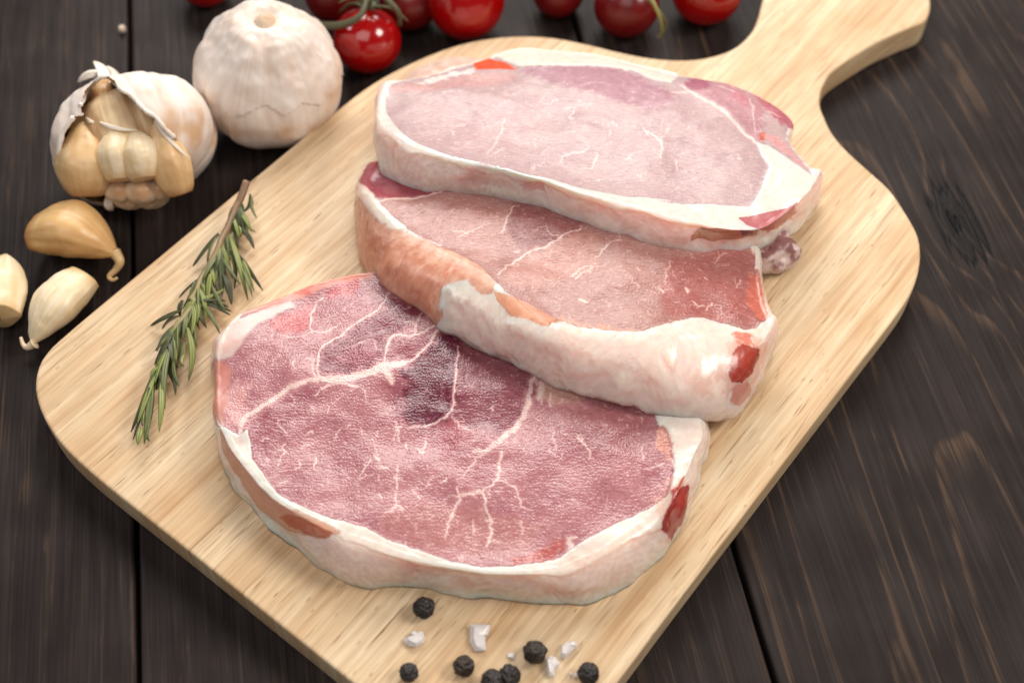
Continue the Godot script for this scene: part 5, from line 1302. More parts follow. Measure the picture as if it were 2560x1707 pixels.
func clove_mesh(base: Vector3, tip: Vector3, half: float, up: Vector3, curve: float, look: Array, sd: int, flat := 0.55, stub := 0.45) -> ArrayMesh:
	var nr := 48
	var nc := 56
	var dir := (tip - base).normalized()
	var sd_v := dir.cross(up).normalized()
	var u := sd_v.cross(dir).normalized()
	var rows := []
	var cols := PackedColorArray()
	var nz := noise(1.0 / 10.0, sd, 3)
	var nf := noise(1.0 / 3.0, sd + 1, 2)
	for r in nr + 1:
		var t := float(r) / nr
		var w := half * lerpf(stub, 1.0, pow(sin(minf(t / 0.42, 1.0) * PI * 0.5), 0.9)) if t < 0.42 else half * pow(maxf(cos((t - 0.42) / 0.58 * PI * 0.5), 0.0), 0.8)
		w = maxf(w, half * 0.05)
		if t == 0.0 or t == 1.0:
			w = 0.01
		var at := 0.012 if r == 1 else t
		var c := base.lerp(tip, at) + u * curve * sin(PI * t)
		var row := PackedVector3Array()
		for k in nc:
			var f := TAU * k / nc
			var x := cos(f)
			var y := sin(f)
			# rounded back, two flatter faces meeting in a keel
			y = y * 0.95 if y > 0 else -pow(-y, 1.3) * flat * 1.3
			x *= 1.0 if y > 0 else 1.0 - 0.25 * absf(y)
			var facet := 1.0 + 0.03 * cos(f * 5.0 + sd)
			var p := c + (sd_v * x + u * y) * w * facet
			p += (sd_v * x + u * y).normalized() * nz.get_noise_3d(p.x, p.y, p.z) * 0.5
			row.append(p)
			var st := nf.get_noise_3d(cos(f) * 14.0, t * 3.0, sin(f) * 14.0)
			var bl := nz.get_noise_3d(p.x + 40, p.y, p.z)
			var q: Color = look[0].lerp(look[1], clampf(0.5 + st * 0.9 + bl * 0.5, 0, 1))
			q = q.lerp(look[2], (1.0 - smoothstep(0.0, 0.16, t + bl * 0.06)) * 0.8)
			cols.append(q)
		rows.append(row)
	return grid(rows, true, cols, null, base.lerp(tip, 0.45) + u * curve)


func garlic() -> void:
	var skin := mat(Color.WHITE, 0.5, true)
	skin.backlight_enabled = true
	skin.backlight = Color(0.12, 0.11, 0.1)
	var smooth_skin := mat(Color.WHITE, 0.36, true)
	# whole bulb, standing, leaning a little away
	var g := thing("garlic_bulb", "whole closed white garlic bulb between the opened bulb and the tomatoes", "garlic bulb", Vector3(Vector3(-84.4,22,-96.3).x - 1.5, 0, Vector3(-84.4,22,-96.3).z - 1.0), "garlic bulbs")
	var lobes := []
	for k in 8:
		lobes.append([TAU * k / 8.0 + rng.randf_range(-0.25, 0.25) + 0.2, rng.randf_range(0.07, 0.18), rng.randf_range(0.015, 0.06)])
	var rows := bulb_rows(25.2, 45.0, lobes, 71, 130, 200, 0.36)
	var tilt := Basis.from_euler(Vector3(deg_to_rad(5.0), 0.6, deg_to_rad(-5.0)))
	var cols := skin_colors(rows, false, 72)
	for r in rows.size():
		for c in rows[r].size():
			rows[r][c] = tilt * rows[r][c]
	part(g, "skin", grid(rows, true, cols, null, Vector3(0, 20, 0)), skin)
	# a second layer of skin that ends in a torn fold across the front
	var fold := PackedVector2Array([Vector2(-40, -10), Vector2(40, -10), Vector2(40, 20), Vector2(22, 23), Vector2(17, 27), Vector2(11, 25), Vector2(6, 29), Vector2(-1, 27), Vector2(-6, 24), Vector2(-12, 26), Vector2(-18, 30), Vector2(-24, 27), Vector2(-40, 28)])
	var upper := []
	for r in range(50, rows.size()):
		var row := PackedVector3Array()
		for p in rows[r]:
			row.append(Vector3(0, 20, 0) + (p - Vector3(0, 20, 0)) * 1.018)
		upper.append(row)
	part(g, "skin_layer", grid(upper, true, cols.slice(50 * rows[0].size()), null, Vector3(0, 20, 0), fold), skin)
	var crown: Vector3 = tilt * Vector3(0, 44.0, 0)
	var lean: Vector3 = tilt * Vector3(0.5, 3.0, 0.6)
	part(g, "stem_scar", tube([crown, crown + lean * 0.6, crown + lean, crown + lean * 0.8], [3.9, 3.4, 2.3, 0.5], 14, [lin(226, 210, 194), lin(220, 200, 180), lin(200, 172, 142), lin(176, 142, 108)]), skin)
	# opened bulb: a torn skin round cloves that show in front
	var o := thing("garlic_bulb", "opened garlic bulb with torn white skin and tan cloves showing", "garlic bulb", Vector3(-124.7,20,-67.9), "garlic bulbs")
	o.basis = Basis(Vector3(0.9635,-0.1908,-0.1878),Vector3(0.0000,0.7015,-0.7127),Vector3(0.2677,0.6866,0.6759))
	open_bulb(o, skin, smooth_skin)
	# loose cloves
	var cl: Array = [[Vector3(-153.6,9,-35.7),Vector3(-125.7,8,-28.3),11.2],[Vector3(-133.9,8,-18.6),Vector3(-147.4,5,4.6),8.2],[Vector3(-157.7,8,-2.6),Vector3(-161.3,8.5,-28.4),7.6]]
	var labels := ["big tan garlic clove with a curled tail, below the opened bulb", "slim pale garlic clove against the left edge of the cutting board", "rounded pale garlic clove cut off by the left edge of the photo"]
	var tan := [lin(222, 184, 128), lin(206, 158, 102), lin(176, 122, 72)]
	var pale := [lin(238, 222, 194), lin(226, 200, 156), lin(212, 172, 116)]
	var ups := [Vector3(0.12, 0.75, -0.65), Vector3(-0.35, 0.9, -0.25), Vector3(0, 1, 0)]
	for i in 3:
		var mid: Vector3 = (cl[i][0] + cl[i][1]) * 0.5
		var c := thing("garlic_clove", labels[i], "garlic clove", Vector3(mid.x, 0, mid.z), "loose garlic cloves")
		var off := Vector3(mid.x, 0, mid.z)
		var look: Array = tan if i == 0 else pale
		part(c, "clove_skin", clove_mesh(cl[i][0] - off, cl[i][1] - off, cl[i][2], ups[i], [3.5, 1.5, 0.5][i], look, 80 + i, 0.55, [0.62, 0.7, 0.85][i]), smooth_skin)
		if i < 2:
			var tl: Array = [[Vector3(-127,8,-29.2),Vector3(-125.1,7,-26.5),Vector3(-126.4,5,-24.9),Vector3(-128.7,3.5,-23.2),Vector3(-127.5,3,-22),Vector3(-125.9,4,-22.1)],[Vector3(-146.4,5,4.3),Vector3(-148.7,4,5.1),Vector3(-150.1,4.5,4.3),Vector3(-150.7,6,2.7)]][i]
			var pts := []
			for p in tl:
				pts.append(p - off)
			pts = smooth_open(pts, 5)
			var rad := []
			for k in pts.size():
				rad.append(lerpf([2.4, 1.9][i], 0.45, pow(float(k) / (pts.size() - 1), 0.5)))
			part(c, "tail", tube(pts, rad, 8, lin(206, 172, 124) if i == 0 else lin(232, 208, 176)), smooth_skin)


func open_bulb(o: Node3D, skin: Material, smooth_skin: Material) -> void:
	# local z points out of the opening
	var hole := PackedVector2Array([Vector2(-17.6,6.7),Vector2(-21.1,1.7),Vector2(-22.9,-5.7),Vector2(-22.2,-12.2),Vector2(-19.5,-17.7),Vector2(-13.8,-20.2),Vector2(-6.1,-21.2),Vector2(3.2,-20.7),Vector2(10.1,-18.2),Vector2(14.4,-18.2),Vector2(18.9,-14.2),Vector2(18.2,-7.7),Vector2(16.4,-4),Vector2(12.7,0.2),Vector2(9.5,3.2),Vector2(6.7,6.7),Vector2(4.3,8.7),Vector2(2,10.7),Vector2(0.2,13.2),Vector2(-3.2,15.2),Vector2(-5,18.1),Vector2(-7.3,19.9),Vector2(-10.3,19.1),Vector2(-13.8,15.2),Vector2(-15.5,10.2),Vector2(-14.6,7.2)])
	var lobes := []
	for k in 8:
		lobes.append([TAU * k / 8.0 + rng.randf_range(-0.2, 0.2), rng.randf_range(0.08, 0.15), rng.randf_range(0.03, 0.08)])
	var tilt := Basis(Quaternion(Vector3.UP, Vector3(-0.30, 0.86, -0.40).normalized()))
	for layer in 3:
		var k: float = [1.0, 0.965, 0.80][layer]
		var rows := bulb_rows(27.0 * k, 43.0 * k, lobes, 75, 180, 290)
		var cols := skin_colors(rows, layer > 0, 76 + layer)
		for r in rows.size():
			for c in rows[r].size():
				rows[r][c] = tilt * (rows[r][c] - Vector3(0, 18.5 * k, 0)) + Vector3(0, 0, -2.5 if layer == 2 else 0.0)
		part(o, ["outer_skin", "inner_skin", "core"][layer], grid(rows, true, cols, null, Vector3.ZERO, hole if layer < 2 else PackedVector2Array()), skin)
		if layer == 0:
			# curled paper along the torn edge
			for span in [[0, 4], [13, 25], [26, 30]]:
				var rim := []
				var rad := []
				for j in range(span[0], mini(span[1], hole.size())):
					var best := Vector3.ZERO
					var far := 1e9
					for row in rows:
						for p in row:
							var d := Vector2(p.x, p.y).distance_squared_to(hole[j])
							if p.z > -2.0 and d < far:
								far = d
								best = p
					rim.append(best)
				if rim.size() > 2:
					rim = smooth_open(rim, 5)
					for j in rim.size():
						rad.append(0.75 + 0.25 * sin(j * 1.7) * cos(j * 0.6))
					part(o, "torn_edge", tube(rim, rad, 8, lin(234, 224, 214)), skin)
	var looks := [[lin(222, 190, 144), lin(206, 166, 116), lin(172, 126, 80)], [lin(234, 218, 190), lin(224, 196, 150), lin(208, 172, 126)], [lin(206, 168, 120), lin(176, 132, 86), lin(140, 96, 58)]]
	var n := 0
	for l in [[Vector3(-14.9,-18.1,8.1),Vector3(-15.1,5.5,10.7),9.2,0],[Vector3(-4.2,-13.5,16.7),Vector3(-5.8,4.1,13.5),6.5,1],[Vector3(2.9,-13.2,19.1),Vector3(0.3,3.6,15.3),6.2,1],[Vector3(14.2,-17.9,15.1),Vector3(6.9,5.5,16.8),6.4,0],[Vector3(-10.6,7.1,0.1),Vector3(-7.8,20.1,-5.3),3.8,2]]:
		part(o, "clove" if l[3] < 2 else "empty_clove_skin", clove_mesh(l[0], l[1], l[2], Vector3(0, 0, 1), 3.0, looks[l[3]], 90 + n, 0.6, 0.6), smooth_skin)
		n += 1
	for l in [[Vector3(-4.6,-16.4,10.7),5.2],[Vector3(2.1,-16.6,13.1),5.4],[Vector3(7.6,-15.9,11.9),5],[Vector3(-1.6,-18.3,6.6),6],[Vector3(4.7,-18.1,7.3),6]]:
		var rows := []
		var cols := PackedColorArray()
		for r in 13:
			var row := PackedVector3Array()
			for c in 20:
				var a := PI * r / 12.0
				var f := TAU * c / 20.0
				row.append(l[0] + Vector3(sin(a) * cos(f), cos(a) * 0.75, sin(a) * sin(f) * 0.8) * l[1] * (1.0 + 0.06 * cos(f * 4.0)))
				cols.append(lin(222, 198, 170).lerp(lin(186, 144, 106), smoothstep(0.5, 1.0, sin(a) * sin(f))))
			rows.append(row)
		part(o, "root_knob", grid(rows, true, cols, null, l[0]), smooth_skin)
	for l in [[Vector3(-7.9,17.1,-2.8),Vector3(-11.5,25.4,-11.4),4.8],[Vector3(-9.2,21.6,-5.9),Vector3(-16.9,18.5,-9.7),2.8],[Vector3(-14.2,14,-1.9),Vector3(-20.3,11.9,-5.4),2],[Vector3(-6.6,15.2,-6.3),Vector3(-7.3,23.9,-12.1),7.6],[Vector3(-14.1,6.5,11.9),Vector3(-9.9,5,14.3),1.3],[Vector3(-9.9,5,16.4),Vector3(1.6,2.6,20),1.5],[Vector3(-6.7,4,15.3),Vector3(-14.1,7.7,9.6),1.1],[Vector3(6.8,5.5,19.9),Vector3(17.1,-6.5,23.6),1.5],[Vector3(-8.8,-18.4,6.7),Vector3(-7.3,-23.3,3.7),3.6],[Vector3(13.3,-15.4,14.5),Vector3(15,-17.5,13.2),2.5]]:
		part(o, "skin_strip", blade(l[0], l[1], l[2], 0.6, 1.2, Vector3(0.2, 0, 1), lin(234, 222, 208), lin(240, 232, 222), lin(220, 200, 176), 0.2, 0.6, 0.8), skin)
	var stub: Array = [Vector3(-1.2,9.9,1.3),Vector3(-4.6,13,0.9)]
	part(o, "stem_stub", tube([stub[0], stub[0].lerp(stub[1], 0.5), stub[1]], [2.2, 1.8, 1.2], 12, [lin(96, 62, 38), lin(130, 92, 58), lin(170, 130, 90)]), skin)


# ---------------------------------------------------------------- tomatoes
func tomatoes() -> void:
	var red := mat(srgb(150, 4, 6), 0.16)
	red.clearcoat_enabled = true
	red.clearcoat = 0.4
	red.clearcoat_roughness = 0.08
	var dull := mat(srgb(104, 12, 14), 0.3)
	var green := mat(Color.WHITE, 0.55, true)
	var spots: Array = [Vector3(-52.1,12.3,-124.8),Vector3(-16.9,14.3,-143.7),Vector3(42.2,12,-143.8),Vector3(72.2,13.2,-150.9),Vector3(-115.2,10.4,-160.1),Vector3(-37.9,11.2,-147.3),Vector3(-66.4,10.7,-151.4),Vector3(17.2,9.7,-153.9),Vector3(0.7,13.1,-167.9),Vector3(60.8,9.9,-168.1),Vector3(-29.1,13.2,-175.5)]
	var labels := ["bright red cherry tomato beside the whole garlic bulb", "large red cherry tomato touching the top edge of the board", "dull dark red cherry tomato with a withered sepal hanging down", "red cherry tomato nearest the board handle", "cherry tomato behind the whole garlic bulb, barely in the picture", "shaded dark cherry tomato between the two brightest tomatoes", "cherry tomato mostly covered by sepals, right above the garlic bulb", "dark cherry tomato half out of the picture, left of the dull one", "cherry tomato out of sight behind the large one", "cherry tomato glimpsed between the dull one and the handle", "cherry tomato hidden behind the shaded dark one"]
	for i in 8:
		var p: Vector3 = spots[i]
		var t := thing("cherry_tomato", labels[i], "tomato", Vector3(p.x, 0, p.z), "cherry tomatoes on the vine")
		var rows := []
		var nr := 40
		var nc := 64
		var tall := 1.08 if i == 1 else 0.97
		for r in nr + 1:
			var a := PI * r / nr
			var row := PackedVector3Array()
			for c in nc:
				var f := TAU * c / nc
				var k := 1.0 + 0.012 * cos(f * 3.0 + i)
				var dip := 1.0 - 0.10 * exp(-pow(a / 0.35, 2.0))
				row.append(Vector3(sin(a) * cos(f) * k, cos(a) * tall * dip + tall, sin(a) * sin(f) * k) * p.y)
			rows.append(row)
		var stem_dir := Vector3(rng.randf_range(-0.25, 0.25), 0.75, -0.66).normalized()
		var b := Basis(Quaternion(Vector3.UP, stem_dir))
		var mid := Vector3(0, p.y * tall, 0)
		for r in rows.size():
			for c in nc:
				rows[r][c] = b * (rows[r][c] - mid) + mid
		part(t, "skin", grid(rows, true, null, null, mid), dull if i in [2, 5, 6, 7] else red)
		var calyx := Node3D.new()
		calyx.name = "calyx"
		t.add_child(calyx)
		var head: Vector3 = mid + stem_dir * p.y * 0.92
		for k in 5:
			var f := TAU * k / 5.0 + i * 0.7
			var d := b * Vector3(cos(f), 0.0, sin(f))
			var tip := head + d * p.y * rng.randf_range(0.95, 1.35) - stem_dir * p.y * rng.randf_range(-0.1, 0.35)
			part(calyx, "sepal", blade(head, tip, p.y * 0.3, 0.9, p.y * 0.2, stem_dir, lin(70, 84, 50), lin(120, 120, 84), lin(96, 90, 60), 0.2, 0.8), green)
		var pts := smooth_open([head, head + stem_dir * 6.0, head + stem_dir * 10.0 + Vector3(0, 2, -8)], 5)
		var rad := []
		for q in pts:
			rad.append(1.3)
		part(t, "stalk", tube(pts, rad, 8, lin(84, 98, 58)), green)


	var at: Array = [[Vector3(-90.5,30,-141.2),Vector3(-74.4,30,-134.1),Vector3(-61.9,30,-130.6),Vector3(-49.8,31,-134.1),Vector3(-33.3,30,-138.8),Vector3(-13.3,32,-142.3),Vector3(19.3,30,-147.2),Vector3(46.9,30,-141.2),Vector3(75.3,30,-147.2)],[Vector3(-74.4,16,-132.2),Vector3(-66.8,21,-122.2),Vector3(-58.2,26,-117.1),Vector3(-51.8,29,-119.7),Vector3(-49.8,31,-134.1)],[Vector3(46.7,26,-136.7),Vector3(49.8,25,-129.7),Vector3(52.5,20,-127.5),Vector3(54,12,-129.3),Vector3(53.1,8,-130.7)],[Vector3(45.2,27,-133.1),Vector3(51.3,22,-130.2),Vector3(55.5,14,-131.7),Vector3(54.8,8,-132.1)],[Vector3(-49.8,31,-134.1),Vector3(-43.4,29,-126.1),Vector3(-39.8,25,-124.4),Vector3(-40,17,-126.8)]]
	var root: Vector3 = at[0][0]
	root.y = 0.0
	var v := thing("tomato_vine", "green and brown vine stem running over the row of cherry tomatoes", "vine", root)
	for k in at.size():
		var pts := []
		for p in at[k]:
			pts.append(p - root)
		pts = smooth_open(pts, 6)
		var rad := []
		for j in pts.size():
			var f := float(j) / (pts.size() - 1)
			rad.append([1.9, 1.7, 0.9, 0.7, 1.4][k] * lerpf(1.0, 0.55, f))
		part(v, "stem" if k < 2 else "tendril", tube(pts, rad, 9, [lin(72, 76, 46), lin(78, 74, 52), lin(140, 134, 82), lin(112, 110, 70), lin(84, 84, 60)][k]), green)


# ---------------------------------------------------------------- rosemary
func rosemary() -> void:
	var stem: Array = [Vector3(-84.8,21,-48),Vector3(-86.7,18.5,-42.4),Vector3(-87.6,18,-40.1),Vector3(-89.4,17.5,-31.7),Vector3(-90.9,17.5,-26.3),Vector3(-91.3,17.5,-23.1),Vector3(-93.2,17,-16.9),Vector3(-95.3,17,-10.8),Vector3(-95.9,17,-6.4),Vector3(-97.3,17,-2.7),Vector3(-95.9,17,-2.7),Vector3(-98.5,17,3.5),Vector3(-99.8,17,5.7),Vector3(-101.1,16.5,9.3),Vector3(-101.6,16.5,13.9),Vector3(-102.7,16.5,18.8),Vector3(-103.3,16.5,20.5)]
	var root := Vector3(stem[8].x, TOP, stem[8].z)
	var t := thing("rosemary_sprig", "green rosemary sprig with a brown woody end left of the chops", "rosemary", root)
	var look := mat(Color.WHITE, 0.42, true)
	var pts := []
	for p in stem:
		pts.append(p - root)
	pts = smooth_open(pts, 4)
	var rad := []
	var cols := []
	for k in pts.size():
		var f := float(k) / (pts.size() - 1)
		rad.append(lerpf(1.3, 0.75, pow(f, 0.7)))
		cols.append(lin(126, 98, 74).lerp(lin(150, 136, 92), smoothstep(0.1, 0.6, f)))
	part(t, "stem", tube(pts, rad, 9, cols), look)
	var kinds := [lin(116, 126, 54), lin(76, 86, 42), lin(40, 47, 29), lin(84, 77, 72)]
	var pale := lin(168, 170, 112)
	var q := RandomNumberGenerator.new()
	q.seed = 3
	var leaves: Array = [[Vector3(-84.2,16.9,-46.2),Vector3(-86,14.5,-40.5),1.5,2],[Vector3(-83.9,16.8,-45.4),Vector3(-80.7,17.7,-35.1),1.2,1],[Vector3(-83.8,17.2,-44.7),Vector3(-83.8,14.1,-42.7),1.2,2],[Vector3(-87.5,17.5,-39.3),Vector3(-89.9,14,-31.4),1.5,2],[Vector3(-87.3,17,-39),Vector3(-89.4,15.2,-31.2),1.3,1],[Vector3(-87.5,16.7,-40),Vector3(-81.9,17.1,-30.2),1.9,0],[Vector3(-86.5,17.1,-38.9),Vector3(-81.4,13.4,-33),1.2,3],[Vector3(-87.1,17.7,-37.7),Vector3(-86.1,13.6,-31),1.9,2],[Vector3(-86.1,17.1,-32.4),Vector3(-86.3,15.5,-28.7),1.9,0],[Vector3(-85,17.4,-31.4),Vector3(-81,14.1,-25.7),1.7,2],[Vector3(-92.1,17.3,-29.3),Vector3(-99.5,13.6,-19),1.9,2],[Vector3(-92.2,16.9,-29.3),Vector3(-94.6,15.4,-18.6),1.5,1],[Vector3(-88.7,17,-28.9),Vector3(-80.4,15,-4.6),1.9,0],[Vector3(-87.6,16.8,-22.7),Vector3(-85.2,14.6,-9.3),1.5,2],[Vector3(-85.3,17.8,-21.2),Vector3(-76.6,13.5,-9.5),1.5,2],[Vector3(-85.6,16.6,-22.1),Vector3(-78.9,15.2,-8.1),1.7,0],[Vector3(-83.4,17.4,-15.5),Vector3(-78.7,17.2,-4.2),1.3,1],[Vector3(-91.3,16.6,-22.1),Vector3(-89.8,14.1,-7),1.7,3],[Vector3(-90.7,16.6,-21.4),Vector3(-83.1,16.3,-9.6),1.2,1],[Vector3(-91.4,17.4,-19.8),Vector3(-94.3,17.9,-10),1.5,1],[Vector3(-91.7,16.9,-19.1),Vector3(-93.7,17.3,-10.5),1.2,0],[Vector3(-90.1,17.6,-18.5),Vector3(-88.6,14.6,-6.3),1.9,2],[Vector3(-88.6,16.6,-13.1),Vector3(-85.5,13.9,-3.8),2.1,2],[Vector3(-92.5,17.8,-12.5),Vector3(-92.3,15.9,-3.3),1.9,0],[Vector3(-91.5,17.6,-8.3),Vector3(-86.3,16.4,0.8),1.2,1],[Vector3(-94.5,17.5,-15.1),Vector3(-100.2,13.9,-1.8),1.2,2],[Vector3(-95.6,16.6,-12.1),Vector3(-102.1,13.3,-6.9),1.2,2],[Vector3(-96.9,16.7,-10.3),Vector3(-97.9,15.4,-2),1.9,1],[Vector3(-94.7,17.8,-8.8),Vector3(-93.6,16.7,-5),1.3,0],[Vector3(-95.5,17.6,-6.6),Vector3(-94.6,16.5,1.1),2.3,1],[Vector3(-95.7,17.4,-4.5),Vector3(-98.3,17.3,1.7),1.2,0],[Vector3(-93.6,17.7,-0.9),Vector3(-92.5,14.6,0),1.2,2],[Vector3(-99.9,17.6,1.4),Vector3(-109.1,13.3,3.9),1.9,2],[Vector3(-99.8,17,2.8),Vector3(-105.5,13.3,5.1),1.5,3],[Vector3(-99.7,17.3,-2.9),Vector3(-100.2,14.4,1.5),1.7,2],[Vector3(-95.5,16.7,-3.4),Vector3(-93.5,15.2,13.3),2.1,1],[Vector3(-96.4,17,0.3),Vector3(-97.3,15.4,6.3),1.5,0],[Vector3(-96.6,17.6,7.9),Vector3(-94.1,15.7,25.5),2.1,0],[Vector3(-96.8,17.4,13.1),Vector3(-97,16.2,21.4),1.3,1],[Vector3(-96.2,17.3,17.3),Vector3(-95.6,17.8,22.1),1.2,0],[Vector3(-101,17.7,7.7),Vector3(-104.9,14.9,12.4),1.3,0],[Vector3(-100.9,17.6,10.4),Vector3(-105.6,13.7,18.6),1.2,2],[Vector3(-100.8,16.7,6.2),Vector3(-100.1,15.8,15.2),1.9,0],[Vector3(-93.3,17.2,-0.7),Vector3(-86.5,17.9,10.3),1.2,1],[Vector3(-90.3,17,-2.3),Vector3(-87.9,13.2,-1.2),1.2,3],[Vector3(-96.6,17.6,1.8),Vector3(-100.6,13.4,8.4),1.3,3],[Vector3(-100.9,17.2,14.4),Vector3(-99,17.5,36.4),1.9,1],[Vector3(-100,17.2,16.5),Vector3(-97.7,13.9,29.3),1.5,2],[Vector3(-99,17.6,20.2),Vector3(-97,14.6,26.6),1.2,1],[Vector3(-103.3,17.3,21.1),Vector3(-108.6,13.8,41.9),1.9,2],[Vector3(-103.3,17.8,22.1),Vector3(-104.9,17.3,25.5),1.2,0],[Vector3(-102.6,16.7,21),Vector3(-103.6,13.5,26.3),2.1,3],[Vector3(-103.8,17.1,25.1),Vector3(-106.1,17,40.9),1.7,0],[Vector3(-104.1,17,27.4),Vector3(-103.5,15.8,47),2.3,1],[Vector3(-104.5,17.7,29.2),Vector3(-107.3,14.6,45),1.3,2],[Vector3(-104.9,17.1,42.6),Vector3(-104.7,17.6,48.4),2.1,0],[Vector3(-102.9,17,41.9),Vector3(-102.5,14.8,45.7),1.3,1],[Vector3(-104.8,17.2,38.2),Vector3(-104.7,16.8,41.8),1.3,1],[Vector3(-101.4,17.7,27.5),Vector3(-99.3,17.9,44.4),1.9,0],[Vector3(-101.9,17.5,22.3),Vector3(-103.4,14.3,27.9),1.7,2]]
	# more needles in whorls up the stem, under and between the large ones
	for k in range(4, pts.size() - 3):
		for hand in 2:
			var side := 1.0 - 2.0 * hand
			var p: Vector3 = pts[k] + root
			var d: Vector3 = (pts[k + 2] - pts[k]).normalized()
			var out: Vector3 = Vector3(d.z, 0, -d.x) * side
			var reach: Vector3 = (d * q.randf_range(0.8, 1.2) + out * q.randf_range(0.05, 0.35) + Vector3(0.25, 0, 0.1)).normalized() * q.randf_range(8.0, 13.0)
			leaves.append([p, Vector3(p.x + reach.x, TOP + q.randf_range(1.0, 5.0), p.z + reach.z), q.randf_range(1.3, 1.8), [1, 2, 2, 0][q.randi() % 4]])
	for l in leaves:
		var a: Vector3 = l[0] - root
		var b: Vector3 = l[1] - root
		var up := Vector3(q.randfn(0, 0.35), 1, q.randfn(0, 0.35)).normalized()
		var c: Color = kinds[l[3]].lerp(kinds[1], q.randf() * 0.25)
		var edge := c.lerp(pale, 0.5 if l[3] != 2 else 0.2)
		part(t, "leaf", blade(a, b, l[2], l[2] * 0.5, q.randf_range(0.2, 0.09 * a.distance_to(b)), up, c, edge, lin(70, 58, 40) if q.randf() < 0.35 else c, 0.35, 0.5, q.randfn(0, 0.5)), look)


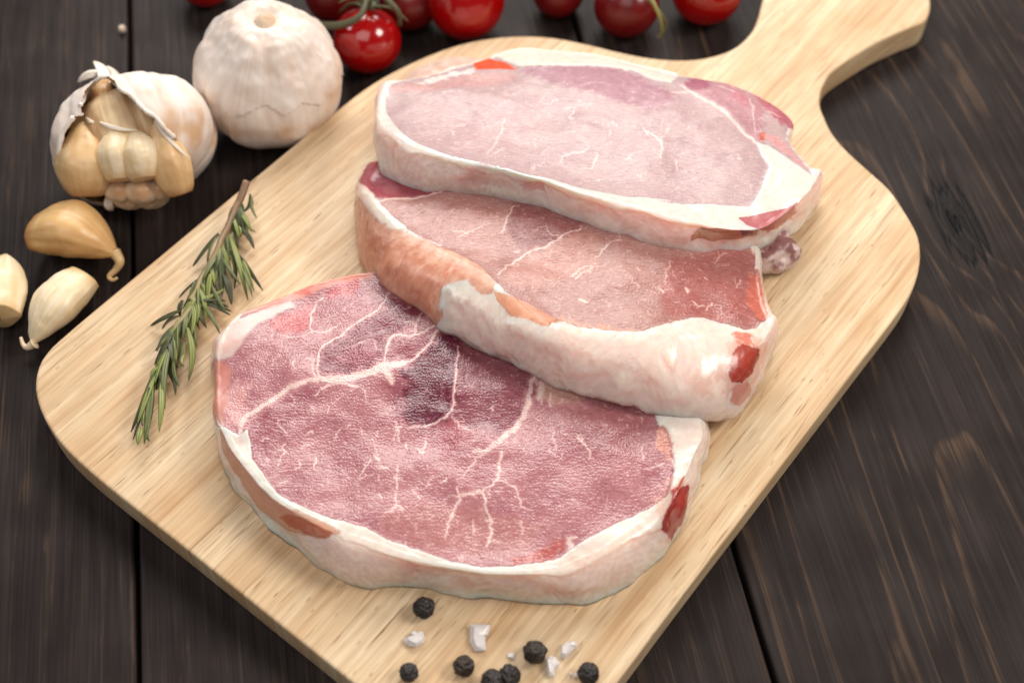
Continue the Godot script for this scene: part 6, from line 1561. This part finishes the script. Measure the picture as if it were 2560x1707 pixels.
# ---------------------------------------------------------------- pepper and salt
func seasoning() -> void:
	var look := mat(Color.WHITE, 0.48, true)
	var spots: Array = [Vector3(-23.0,2.68,96.3),Vector3(-26.1,2.35,113.9),Vector3(-12.3,2.62,112.3),Vector3(-4.9,2.88,116.4),Vector3(-0.6,2.68,114.8),Vector3(5.9,2.88,108.7),Vector3(19.4,2.62,114.3)]
	var labels := ["lone black peppercorn just below the front chop's fat rim", "small black peppercorn lowest on the left", "black peppercorn with a hollow crown, beneath the large salt flake", "left of the two touching black peppercorns at the bottom edge", "right of the two touching black peppercorns at the bottom edge", "large black peppercorn between the tiny salt grain and the salt flakes", "faceted black peppercorn furthest right, beside two salt specks"]
	for i in spots.size():
		var p: Vector3 = spots[i]
		var o := thing("peppercorn", labels[i], "peppercorn", Vector3(p.x, TOP, p.z), "black peppercorns")
		var nz := noise(0.8, 200 + i * 7, 2)
		nz.fractal_type = FastNoiseLite.FRACTAL_RIDGED
		var lo := noise(0.35, 300 + i, 1)
		var rows := []
		var cols := PackedColorArray()
		var turn := Basis.from_euler(Vector3(rng.randf_range(-0.9, 0.9), rng.randf() * TAU, rng.randf_range(-0.9, 0.9)))
		for r in 49:
			var a := PI * r / 48.0
			var row := PackedVector3Array()
			for c in 72:
				var f := TAU * c / 72.0
				var d := Vector3(sin(a) * cos(f), cos(a), sin(a) * sin(f))
				var w := nz.get_noise_3dv(d * 2.4)
				var q := lo.get_noise_3dv(d * 3.5)
				var k := p.y * (0.97 + 0.13 * w + 0.10 * q)
				k *= 1.0 - 0.10 * exp(-pow(a / 0.30, 2.0)) + 0.05 * exp(-pow((a - 0.5) / 0.15, 2.0))
				row.append(turn * (d * k) + Vector3(0, p.y * 0.95, 0))
				cols.append(lin(30, 26, 25).lerp(lin(92, 70, 52) if i % 3 == 2 else lin(66, 56, 50), clampf(w * 0.55 + 0.1, 0, 1) * (0.4 + 0.6 * exp(-pow(a / 0.6, 2.0)))))
			rows.append(row)
		part(o, "husk", grid(rows, true, cols, null, Vector3(0, p.y, 0)), look)
	var white := mat(srgb(232, 226, 224), 0.3)
	white.albedo_color.a = 0.78
	white.refraction_enabled = true
	white.refraction_scale = 0.05
	var flakes: Array = [[Vector2(-27.9,104),Vector2(-26,103.7),Vector2(-26.5,102.6),Vector2(-25.3,102),Vector2(-23.9,103.1),Vector2(-23.1,102.1),Vector2(-22.4,104.4),Vector2(-22.9,105.5),Vector2(-24.7,106.5),Vector2(-26.2,106.3),Vector2(-27.6,105.4)],[Vector2(-10.9,100.3),Vector2(-5.5,100.3),Vector2(-6.2,103.2),Vector2(-6.8,103.4),Vector2(-6.7,107.6),Vector2(-9.5,107.6),Vector2(-10.9,105)],[Vector2(-1.1,108),Vector2(0.7,107.8),Vector2(0.6,109.5),Vector2(-1.1,109.2)],[Vector2(12.6,106.7),Vector2(13.7,105.2),Vector2(14.8,105.4),Vector2(15.7,104.7),Vector2(16.5,104.9),Vector2(16.9,106.3),Vector2(16,107),Vector2(13.5,109.8),Vector2(12.4,108.9)],[Vector2(9.5,108.9),Vector2(11.4,109.3),Vector2(12.1,111.3),Vector2(11,112.8),Vector2(10.7,114.4),Vector2(9.4,114.6),Vector2(8.7,112.4),Vector2(8.5,109.9)],[Vector2(14.9,112.8),Vector2(15.4,113.5),Vector2(15.2,114.3),Vector2(14.7,113.8)],[Vector2(15.8,113.3),Vector2(16.7,113.5),Vector2(16.8,114.4),Vector2(15.7,114.4)]]
	var names := ["jagged salt flake left, under the lone peppercorn", "largest salt flake, a clear angular slab", "tiny salt grain left of the large peppercorn", "lumpy salt flake highest on the right", "pointed salt flake right of the large peppercorn", "smallest left salt speck beside the rightmost peppercorn", "smallest right salt speck beside the rightmost peppercorn"]
	for i in flakes.size():
		var c := Vector2.ZERO
		for q in flakes[i]:
			c += q / flakes[i].size()
		var o := thing("salt_flake", names[i], "salt flake", Vector3(c.x, TOP, c.y), "salt flakes")
		part(o, "crystal", crystal(flakes[i], c, 0.9 if flakes[i].size() < 5 else 2.3, 400 + i), white)
	var crumb := thing("crumb", "pale crumb on the seam between two table planks", "crumb", Vector3(-145.2,1,-142.5))
	part(crumb, "crumb_body", crystal([Vector2(-1.4, -1.2), Vector2(0.6, -1.6), Vector2(1.5, 0.1), Vector2(0.4, 1.6), Vector2(-1.2, 1.0)], Vector2.ZERO, 2.0, 500), mat(srgb(200, 180, 160), 0.7))


func crystal(outline: Array, c: Vector2, high: float, sd: int) -> ArrayMesh:
	# a flake with a broken upper face: flat facets, sharp edges
	var q := RandomNumberGenerator.new()
	q.seed = sd
	var st := SurfaceTool.new()
	st.begin(Mesh.PRIMITIVE_TRIANGLES)
	st.set_smooth_group(-1)
	var n := outline.size()
	var low := []
	var mid := []
	var top := []
	for p in outline:
		var d: Vector2 = p - c
		low.append(Vector3(d.x * 0.9, 0.02, d.y * 0.9))
		mid.append(Vector3(d.x, high * q.randf_range(0.35, 0.6), d.y))
		var s := q.randf_range(0.55, 0.88)
		top.append(Vector3(d.x * s, high * q.randf_range(0.75, 1.05), d.y * s))
	var peak := Vector3(q.randfn(0, 0.3), high * 1.05, q.randfn(0, 0.3))
	for i in n:
		var j := (i + 1) % n
		for f in [[low[i], mid[i], mid[j]], [low[i], mid[j], low[j]], [mid[i], top[i], top[j]], [mid[i], top[j], mid[j]], [top[i], peak, top[j]], [low[j], Vector3(0, 0.02, 0), low[i]]]:
			var nn: Vector3 = (f[2] - f[0]).cross(f[1] - f[0])
			var mm: Vector3 = (f[0] + f[1] + f[2]) / 3.0 - Vector3(0, high * 0.45, 0)
			var order := [0, 1, 2] if nn.dot(mm) > 0 else [0, 2, 1]
			for k in order:
				st.add_vertex(f[k] * MM)
	st.generate_normals()
	return st.commit()
